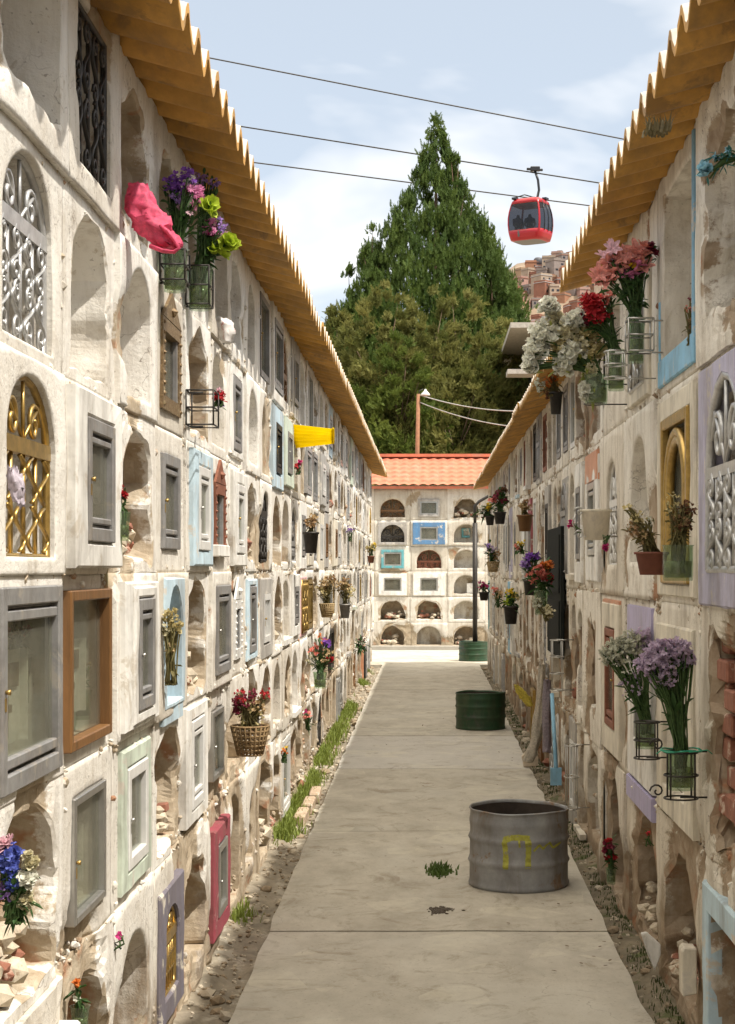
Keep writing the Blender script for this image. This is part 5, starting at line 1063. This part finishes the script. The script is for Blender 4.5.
def tree(name, label, base, top, prof, n, mat, seed, length=.5, up=.35, droop=0.0, trunk_r=.22, clumps=220, cl_r=.45, cat='tree', limbs=46, lean=(0, 0), depth_scale=1.0, trunk_top=.9, vert=.8):
    """prof(t) -> half width at height fraction t; foliage is many small sprays gathered in clumps at the ends of real limbs"""
    rs = np.random.RandomState(seed); base = Vector(base); H = top-base.z
    root = empty(name, base, label, cat); mb = MB()
    path_ = [base+Vector((lean[0]*t*t, lean[1]*t, H*t*trunk_top)) for t in lin(0, 1, 10)]
    mb.tube(path_, [trunk_r*(1-.93*t)+.01 for t in lin(0, 1, 10)], 9); cl = []
    wts = np.array([prof(t)*1.0+.22 for t in np.linspace(0, 1, 200)]); wts /= wts.sum()
    for i in range(clumps):
        t = np.linspace(0, 1, 200)[rs.choice(200, p=wts)]; a = rs.rand()*6.283
        lob = 1+.13*noise.noise((math.cos(a)*1.6, math.sin(a)*1.6, t*5+seed))+.10*noise.noise((math.cos(a)*5, math.sin(a)*5, t*14+seed))
        r = prof(t)*lob*(.68+.32*rs.rand()**.5)
        c = np.array([base.x+lean[0]*t*t+r*math.cos(a), base.y+lean[1]*t+r*math.sin(a)*depth_scale, base.z+H*t]); cl.append((c, a, t, r, rs.rand()))
    for i in range(0, clumps, max(1, clumps//limbs)):
        c, a, t, r, _ = cl[i]; z0 = min(trunk_top-.02, max(.04, t-.10-.05*r/H)) if up > 0 else t; s = base+Vector((lean[0]*z0*z0, lean[1]*z0, H*z0)); e = Vector(c)
        mb.tube([s, s.lerp(e, .5)+Vector((0, 0, -.05)), e], [max(.012, trunk_r*.28*(1-t)), .02, .006], 5)
    mb.build('trunk', simple('conifer_bark', (.14, .09, .055), .95, 0, .4, 5, .6), root)
    idx = rs.randint(0, clumps, n); C_ = np.array([cl[i][0] for i in idx]); A = np.array([cl[i][1] for i in idx]); T_ = np.array([cl[i][2] for i in idx]); G = np.array([cl[i][4] for i in idx])
    taper = np.clip((1-T_)*2.2, .30, 1)[:, None]
    off = rs.randn(n, 3)*cl_r*taper*np.array([1, 1, vert]); Pn = C_+off
    ang = A+rs.randn(n)*.7; el = up+rs.randn(n)*.35+T_**2*up*1.3
    D = np.stack([np.cos(ang)*np.cos(el), np.sin(ang)*np.cos(el), np.sin(el)], 1); L_ = length*(.55+.75*rs.rand(n))*(taper[:, 0]*.5+.5)
    S = np.cross(D, rs.randn(n, 3)); S /= np.linalg.norm(S, axis=1, keepdims=True)+1e-9; N_ = np.cross(D, S)
    Ts = [spray_template(rs, droop=droop) for _ in range(4)]; V = []; ag = []
    for k in range(4):
        sel = np.arange(k, n, 4); T = Ts[k]; m = len(T)
        v = Pn[sel][:, None, :]+L_[sel][:, None, None]*(T[None, :, 0:1]*D[sel][:, None, :]+T[None, :, 1:2]*S[sel][:, None, :]+T[None, :, 2:3]*N_[sel][:, None, :])
        V.append(v.reshape(-1, 3)); ag.append(np.repeat(np.clip(G[sel]*.8+.2*rs.rand(len(sel)), 0, 1), m))
    np_mesh('crown', np.concatenate(V), None, mat, root, np.concatenate(ag)); return root
def table(pts):
    def f(t):
        for (a, ra), (b, rb) in zip(pts[:-1], pts[1:]):
            if t <= b: return ra+(rb-ra)*(t-a)/(b-a)
        return pts[-1][1]
    return f
YT = 60.0; k = YT/F
gT = gz(60)
FM1 = foliage_mat('deep_conifer_foliage', (.060, .108, .024), (.15, .21, .042)); FM2 = foliage_mat('olive_cypress_foliage', (.13, .15, .036), (.31, .29, .085)); FM3 = foliage_mat('yellow_green_foliage', (.09, .14, .025), (.22, .26, .05))
# tall conifer: half widths in metres against height fraction
tree('tall_conifer', 'tall dark green pointed conifer rising behind the orange roof', ((436-VX)*k, YT, gT), CH+(VY-122)*k, table([(0, 2.4), (.18, 3.8), (.42, 3.8), (.55, 3.5), (.66, 2.85), (.78, 1.8), (.86, 1.0), (.93, .5), (1, .06)]), 60000, FM1, 3, .36, .9, 0, .34, 1500, .27, depth_scale=.9, vert=1.3)
tree('conifer', 'narrow second conifer tip just right of the tall conifer peak', ((455-VX)*k, YT-.6, gT), CH+(VY-146)*k, table([(0, .3), (.5, 1.2), (.7, .95), (.85, .55), (1, .05)]), 8500, FM1, 9, .32, .95, 0, .12, 160, .18, vert=1.3)
tree('conifer', 'shorter conifer shoulder on the side of the tall conifer toward the sunlit wall', ((372-VX)*k, YT-.4, gT), CH+(VY-232)*k, table([(0, .5), (.4, 1.5), (.62, 1.55), (.8, .9), (1, .06)]), 11000, FM1, 12, .34, .8, 0, .16, 240, .22, vert=1.2)
tree('conifer', 'shorter bushy conifer on the side of the tall conifer toward the shaded wall', ((492-VX)*k, YT+.3, gT), CH+(VY-232)*k, table([(0, .5), (.4, 1.4), (.65, 1.35), (.85, .75), (1, .06)]), 11000, FM3, 15, .34, .85, 0, .16, 240, .22, vert=1.2)
tree('conifer', 'low feathery conifer at the outer left foot of the tall conifer', ((350-VX)*k, YT, gT), CH+(VY-272)*k, table([(0, .5), (.4, 1.1), (.7, 1.0), (1, .06)]), 5000, FM1, 18, .42, .8, 0, .14, 140, .22)
Y2 = 50.0; k2 = Y2/F
for i, (px, tpy, hw, dy, lb, fm) in enumerate([(338, 312, .95, 0, 'olive cypress standing outermost beside the sunlit wall roof', FM2), (382, 284, 1.5, -1, 'broad olive cypress in front of the tall conifer, nearer the sunlit wall', FM2), (425, 292, 1.4, -.4, 'round topped olive cypress directly behind the lamp post', FM2), (462, 296, 1.5, 0, 'olive cypress in front of the tall conifer with feathery yellow tips', FM2), (496, 318, 1.15, .5, 'dark olive cypress outermost toward the shaded wall', FM2), (400, 340, 1.3, -2.2, 'low yellow green cypress in front of the broad olive ones', FM3), (352, 392, 1.0, -2.4, 'lowest yellow green bush above the far end of the sunlit roof', FM3), (456, 372, 1.35, -2.4, 'low dark cypress right of the lamp post behind the orange roof', FM2)]):
    yy = Y2+dy; kk = yy/F
    tree('cypress', lb, ((px-VX)*kk, yy, gz(50)), CH+(VY-tpy)*kk, table([(0, hw*.8), (.3, hw), (.7, hw), (.88, hw*.72), (1, hw*.18)]), 13000, fm, 30+i, .30, .45, .30, .2, 260, .22, limbs=24, trunk_top=.7)

# ------------------------------------------------------------------ lamp post and wires behind the end wall
yl = 41.0; p0, p1 = at(417, 470, yl), at(418.5, 394, yl); root = empty('lamp_post', (p0.x, yl, gz(41)), 'thin brown wooden lamp post with a small white lamp behind the orange roof', 'lamp post'); mb = MB()
mb.tube([(p0.x, yl, gz(41)), p0, p1], [.06, .055, .045], 8); mb.build('post', simple('brown_post_wood', (.30, .14, .07), .8), root); mb = MB()
mb.tube([p1+Vector((0, 0, -.05)), p1+Vector((.02, 0, .08)), p1+Vector((.12, 0, .12))], .014, 6); mb.build('lamp_bracket', MET['dark'], root); mb = MB()
mb.lathe([(.02, .10), (.035, .06), (.11, -.02), (.12, -.06), (.10, -.06), (.02, .03)], p1+Vector((.17, 0, .02)), 14); mb.build('lamp_shade', MET['white'], root)
def cable(name, label, a, b, r, sag, n=24, mat=None, cat='cable'):
    mb = MB(); mb.tube([a.lerp(b, t)-Vector((0, 0, sag*4*t*(1-t))) for t in lin(0, 1, n)], r, 6); return tag(mb.build(name, mat or MET['dark']), label, cat)
WH = simple('pale_wire', (.42, .42, .40), .5)
cable('wire', 'upper thin wire running from the lamp post to the shaded wall roof', p1+Vector((.02, 0, -.02)), at(530, 411, 39.5), .014, .12, mat=WH, cat='wire')
cable('wire', 'lower thin wire running from the lamp post to the shaded wall roof', p1+Vector((.02, 0, -.2)), at(530, 428, 39.5), .014, .12, mat=WH, cat='wire')
# building beyond the shaded wall
cb = empty('concrete_building', (5, 45, gz(45)), 'grey concrete building with an overhanging roof slab beyond the shaded wall', 'building'); CG = simple('grey_concrete_wall', (.30, .28, .25), .9, 0, .2, 3, .3, grime=.3)
a = at(511, 325, 44.0); mb = MB(); mb.box(a.x+.9, 9, 44.8, 52, gz(45)-.1, a.z-.12); mb.build('wall', CG, cb); mb = MB(); mb.box(a.x, 9.4, 44.2, 52.4, a.z-.04, a.z+.10); mb.build('roof_slab', simple('pale_slab', (.42, .39, .34), .8), cb)
b = at(508, 372, 43.0); mb = MB(); mb.box(b.x, 9, 43.2, 44.1, b.z-.02, b.z+.10); mb.build('lower_canopy', MATS['pale_slab'], cb)
for i in range(3): mb = MB(); mb.box(a.x+1.5+i*1.5, a.x+2.4+i*1.5, 44.77, 44.79, a.z-1.5, a.z-.6); mb.build('window', MET['dark'], cb)

# ------------------------------------------------------------------ cable car
def cabl(n_, lb, q0, q1, Ya, Yb, r=.033):
    A_, B_ = at(*q0, Ya), at(*q1, Yb); d = B_-A_; A2, B2 = A_-d*2.2, B_+d*2.2
    mb = MB(); mb.tube([A2.lerp(B2, t) for t in lin(0, 1, 30)], r, 6); return tag(mb.build(n_, MET['dark']), lb, 'cable')
YG = 80.0
cabl('ropeway_cable', 'highest steel ropeway cable crossing the sky above the conifer tip', (205, 57), (628, 140), 78, 84)
cabl('ropeway_cable', 'middle steel ropeway cable from which the red cabin hangs', (232, 125), (606, 184), YG, YG)
cabl('ropeway_cable', 'lowest steel ropeway cable passing just above the red cabin roof', (250, 162), (600, 207), YG+4, YG+6)
gc = at(530.5, 221, YG); k = YG/F; g = empty('cable_car', (gc.x, gc.y, gc.z-1.05), 'red cable car cabin with dark windows hanging over the hillside', 'cable car')
REDP = simple('red_gondola_paint', (.38, .010, .018), .3, 0, .05, 3, 0); BLK = simple('black_gondola_trim', (.02, .02, .022), .35, 0, .1, 4, 0)
GLD = glassmat('tinted_cabin_glass', (.30, .31, .34), (.08, .08, .09), .15)
yaw = rad(-30); hw, hd = .98, .86
def gp(a, z, grow=0):
    t = z/2.05; f = .70+.30*math.sin(math.pi*min(1, max(0, (t*.86+.12))))**.8; f += grow
    ca, sa = math.cos(a), math.sin(a); e = .42; x = math.copysign(abs(ca)**e, ca)*hw*f; y = math.copysign(abs(sa)**e, sa)*hd*f
    return (gc.x+x*math.cos(yaw)-y*math.sin(yaw), gc.y+x*math.sin(yaw)+y*math.cos(yaw), gc.z-1.02+z)
zs = [0, .05, .15, .3, .48, .55, .8, 1.1, 1.4, 1.68, 1.76, 1.92, 2.02, 2.05]; NA = 64; body_, glass_ = MB(), MB(); posts = (math.pi/4, 3*math.pi/4, 5*math.pi/4, 7*math.pi/4)
for zi in range(len(zs)-1):
    for q in range(NA):
        a0, a1 = 2*math.pi*q/NA, 2*math.pi*(q+1)/NA; am = (a0+a1)/2; z0, z1 = zs[zi], zs[zi+1]; inw = .42 < (z0+z1)/2 < 1.80
        sc_ = lambda z: {0: .80, 2.05: .72, 2.02: .86}.get(z, 1)-1
        post = min(abs(am-p) for p in posts) < .13
        tgt = glass_ if inw and not post else body_
        g0 = -.02 if tgt is glass_ else 0
        vs = [gp(a0, z0, sc_(z0)*.6+g0), gp(a1, z0, sc_(z0)*.6+g0), gp(a1, z1, sc_(z1)*.6+g0), gp(a0, z1, sc_(z1)*.6+g0)]
        tgt.add(vs, [(0, 1, 2, 3)], 1 if tgt is body_ and (z0 > 1.99) else 0, sm=True)
body_.add([gp(2*math.pi*q/NA, 2.05, -.168) for q in range(NA)], [tuple(range(NA))], 1); body_.add([gp(2*math.pi*q/NA, 0, -.12) for q in range(NA)], [tuple(range(NA))[::-1]], 1)
o = body_.build('cabin_shell', [REDP, BLK], g)
bm = bmesh.new(); bm.from_mesh(o.data); bmesh.ops.remove_doubles(bm, verts=bm.verts, dist=.001); bm.to_mesh(o.data); bm.free(); md = o.modifiers.new('t', 'SOLIDIFY'); md.thickness = .04
glass_.build('cabin_glazing', GLD, g)
mb = MB()
for aa in (-.18, 0.0, .18): mb.tube([gp(aa, z, .005) for z in (.42, .8, 1.1, 1.4, 1.88)], .022, 5)
mb.build('door_mullions', BLK, g)
mb = MB()
for sy in (-.32, .32): mb.box(gc.x-.75, gc.x+.75, gc.y+sy-.18, gc.y+sy+.18, gc.z-.62, gc.z-.55)
mb.build('bench_seat', BLK, g)
mb = MB(); tg = at(534.5, 170, YG); tr = Vector((gc.x, gc.y, gc.z+1.0))
mb.tube([tr, tr+Vector((.18, 0, .12)), at(537, 199, YG), at(539, 190, YG), at(538, 180, YG), at(535, 171, YG)], [.07, .07, .065, .06, .06, .06], 8); mb.build('hanger_arm', BLK, g)
mb = MB(); mb.box(tg.x-.2, tg.x+.26, YG-.12, YG+.12, tg.z-.06, tg.z+.16); mb.tube([tg+Vector((-.38, 0, .05)), tg+Vector((.4, 0, .0))], .07, 8); mb.build('cable_grip', BLK, g, bev=.03)
mb = MB()
for sx in (-.75, .0, .7): bx(mb, (gc.x+sx, gc.y-.2, gc.z+1.02), .22, .3, .1, yaw)
mb.tube([(gc.x-.8, gc.y-.3, gc.z+1.03), (gc.x-.3, gc.y-.2, gc.z+1.22), (gc.x+.1, gc.y, gc.z+1.15)], .03, 6); mb.build('roof_fittings', BLK, g)
def person(label, x, y, z, mat, face):
    me = bpy.data.meshes.new('person'); V = [(0, 0, .0), (0, 0, .25), (0, 0, .5), (0, 0, .62), (0, -.02, .78), (-.2, 0, .52), (-.24, -.05, .25), (-.16, -.25, .12), (.2, 0, .52), (.24, -.05, .25), (.16, -.25, .12), (-.1, -.05, -.02), (-.12, -.42, .0), (-.12, -.42, -.38), (.1, -.05, -.02), (.12, -.42, 0), (.12, -.42, -.38)]
    E = [(0, 1), (1, 2), (2, 3), (3, 4), (2, 5), (5, 6), (6, 7), (2, 8), (8, 9), (9, 10), (0, 11), (11, 12), (12, 13), (0, 14), (14, 15), (15, 16)]
    ca, sa = math.cos(face), math.sin(face); me.from_pydata([(x+a*ca-b*sa, y+a*sa+b*ca, z+c) for a, b, c in V], E, []); o = bpy.data.objects.new('person', me); COL.objects.link(o)
    sk = o.modifiers.new('s', 'SKIN'); rr = [.15, .15, .15, .06, .11, .07, .055, .04, .07, .055, .04, .09, .08, .06, .09, .08, .06]
    for v, r_ in zip(me.skin_vertices[0].data, rr): v.radius = (r_, r_)
    me.skin_vertices[0].data[0].use_root = True
    o.modifiers.new('d', 'SUBSURF').levels = 1; me.materials.append(mat); return tag(o, label, 'person')
person('person in dark clothes seated in the cable car near its corner', gc.x-.05, gc.y-.3, gc.z-.5, simple('dark_coat', (.04, .04, .05), .9), 0)
person('person in a grey top seated at the window side of the cable car', gc.x-.6, gc.y-.1, gc.z-.5, simple('grey_coat', (.14, .13, .13), .9), .3)

# ------------------------------------------------------------------ hillside town
xs = lin(-500, 900, 90); ys = [430+i*7 for i in range(80)]
def hz2(x, y):
    t = max(0, y-470); base = t*.515-max(0, t-300)*.5; side = 1/(1+math.exp(-(x-4)/9.0)); return gz(41)-.1+base*side*(1+.10*noise.noise((x*.012, y*.012, 4)))*(.92+.0011*max(0, min(200, x)))
sheet('hillside', xs, ys, hz2, simple('hill_earth', (.26, .19, .13), .95, 0, .35, .05, 0))
HC = dict(brick=simple('house_brick', (.25, .11, .07), .9, 0, .2, .6, 0), terracotta=simple('house_terracotta', (.34, .17, .10), .9, 0, .2, .6, 0), tan=simple('house_tan', (.36, .24, .15), .9, 0, .2, .6, 0), grey=simple('house_grey', (.24, .20, .18), .9, 0, .2, .6, 0),
    pink=simple('house_pink', (.36, .22, .18), .9, 0, .2, .6, 0), pale=simple('house_pale', (.36, .28, .21), .9, 0, .2, .6, 0))
RF = dict(flat_grey=simple('flat_roof_grey', (.27, .22, .18), .9, 0, .2, .5, 0), rust=simple('rust_roof', (.30, .14, .09), .8, 0, .2, .5, 0), pale_metal=simple('pale_metal_roof', (.45, .43, .42), .5, .2, .1, .5, 0))
WN = simple('house_window_dark', (.03, .03, .035), .3, 0, .1, 1, 0)
rh = random.Random(5); combos = [(c, r_, s, t) for s in (2, 1, 3) for c in HC for r_ in RF for t in (0, 1)]; rh.shuffle(combos); ci = 0; spots = []
for row in range(11):
    Yh = 738-row*16; npx = 10
    for q in range(npx):
        px = 514+q*9+(row % 2)*4.5+rh.uniform(-2, 2)
        spots.append((px, Yh+rh.uniform(-6, 6)))
for (px, Yh) in spots:
    if ci >= len(combos): break
    X = (px-VX)*Yh/F; z = hz2(X, Yh); py = VY-(z-CH)*F/Yh
    if py > 345 or py < 235: continue
    if px > 575 and py > 320: continue
    c, r_, s, tkf = combos[ci]; ci += 1; w, d, h = rh.uniform(3.4, 6.5), rh.uniform(5, 8), 2.5*s+rh.uniform(0, .8); yw = rh.uniform(-.9, .9); z -= 1.5
    rt = empty('hillside_house', (X, Yh, z), '%s house of %s on the hill, %s roof%s' % ({'tan': 'tan', 'pale': 'cream', 'grey': 'bare grey', 'brick': 'red brick', 'pink': 'dusty pink', 'terracotta': 'orange terracotta'}[c], ['one storey', 'two storeys', 'three storeys', 'four storeys'][s-1], r_.replace('_', ' '), ', stepped top' if tkf else ''), 'house', 'houses packed on the hillside')
    mb = MB(); bx(mb, (X, Yh, z+(h+2)/2-1), w, d, h+2, yw); mb.build('wall', HC[c], rt); mb = MB(); bx(mb, (X, Yh, z+h+.12), w+.4, d+.4, .22, yw)
    if tkf: bx(mb, (X+1, Yh+1, z+h+1), 2.2, 2.2, 1.8, yw)
    mb.build('roof', RF[r_], rt)
    for fl in range(s):
        for wi in range(2 if w < 6 else 3):
            if rh.random() < .35: continue
            nW = 2 if w < 6 else 3; lx = (wi+.5)/nW*w-w/2; co, si = math.cos(yw), math.sin(yw); mb = MB(); q0 = (X+lx*co+(d/2+.02)*si, Yh+lx*si-(d/2+.02)*co, z+1.5+fl*2.5); bx(mb, q0, rh.uniform(.6, 1.3), .08, rh.uniform(.7, 1.2), yw); mb.build('window', WN, rt)
tk = at(538, 254, 742); tk.z = hz2(tk.x, 742)+6.5; mb = MB(); mb.lathe([(.01, -2), (1.9, -2), (1.9, 1.2), (1.2, 1.9), (.01, 2.1)], tk, 16); tag(mb.build('water_tank', simple('dark_tank', (.07, .07, .08), .6, 0, .1, 1, 0)), 'dark round water tank on the skyline of the hill', 'water tank')
# wooded ground left of the hill
# ------------------------------------------------------------------ sun, sky, camera
SUN = Vector((1.0, -.62, 2.0)).normalized(); el = math.asin(SUN.z); az = math.atan2(SUN.x, SUN.y)
sd = bpy.data.lights.new('sun', 'SUN'); sd.energy = 2.4; sd.angle = rad(.9); sd.color = (1, .94, .85); so = bpy.data.objects.new('sun', sd); COL.objects.link(so)
so.rotation_euler = SUN.to_track_quat('Z', 'Y').to_euler()
w = bpy.data.worlds.new('World'); sc.world = w; w.use_nodes = True; nt = w.node_tree; bg = nt.nodes['Background']
sky = nt.nodes.new('ShaderNodeTexSky'); sky.sky_type = 'NISHITA'; sky.sun_disc = False; sky.sun_elevation = el; sky.sun_rotation = az; sky.altitude = 3600; sky.air_density = 1.3; sky.dust_density = 2.5; sky.ozone_density = 1.2
tc = nt.nodes.new('ShaderNodeTexCoord'); mp = nt.nodes.new('ShaderNodeMapping'); mp.inputs['Scale'].default_value = (2.0, 2.0, 4.5); mp.inputs['Rotation'].default_value = (0, rad(14), 0); mp.inputs['Location'].default_value = (.35, .2, .62); nt.links.new(tc.outputs['Generated'], mp.inputs[0])
cn = nz(nt, 1.7, 5, .5, vec=mp.outputs[0], dist=.3); sz_ = nt.nodes.new('ShaderNodeSeparateXYZ'); nt.links.new(tc.outputs['Generated'], sz_.inputs[0])
bd = mth(nt, 'SUBTRACT', .11, mth(nt, 'MULTIPLY', mth(nt, 'ABSOLUTE', mth(nt, 'SUBTRACT', mth(nt, 'ADD', sz_.outputs['Z'], mth(nt, 'MULTIPLY', sz_.outputs['X'], -.35)), .245)), 1.7))
cn = mth(nt, 'ADD', cn, bd)
cf = ramp(nt, cn, [(.44, 0.0), (.58, 1.0)])
hz_ = mth(nt, 'MULTIPLY', cf, .9)
skyc = mix(nt, .55, sky.outputs[0], (7.2, 7.75, 8.1))      # thin high haze over the blue
colr = mix(nt, hz_, skyc, (9.3, 9.2, 9.1))
# warm white sky added overhead, out of view, to lift the shaded path and wall
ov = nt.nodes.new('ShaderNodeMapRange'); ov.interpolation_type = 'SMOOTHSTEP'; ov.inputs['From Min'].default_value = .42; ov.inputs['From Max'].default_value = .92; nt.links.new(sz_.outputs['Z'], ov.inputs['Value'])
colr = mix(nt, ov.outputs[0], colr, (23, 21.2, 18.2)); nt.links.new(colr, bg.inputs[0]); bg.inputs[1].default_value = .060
cam = bpy.data.cameras.new('camera'); co = bpy.data.objects.new('camera', cam); COL.objects.link(co); co.location = (0, 0, CH); co.rotation_euler = (rad(90), 0, 0)
cam.sensor_fit = 'HORIZONTAL'; cam.sensor_width = 36; cam.lens = F*36/735; cam.shift_x = -(VX-367.5)/735; cam.shift_y = (VY-512)/735; cam.clip_end = 8000; cam.clip_start = .05; sc.camera = co
sc.view_settings.view_transform = 'Standard'; sc.view_settings.look = 'None'; sc.view_settings.exposure = 1.2; sc.view_settings.gamma = 1
sc.cycles.use_denoising = True; sc.cycles.max_bounces = 7; sc.cycles.diffuse_bounces = 3; sc.cycles.transparent_max_bounces = 12; sc.cycles.glossy_bounces = 3; sc.cycles.transmission_bounces = 4; sc.cycles.caustics_reflective = False; sc.cycles.caustics_refractive = False
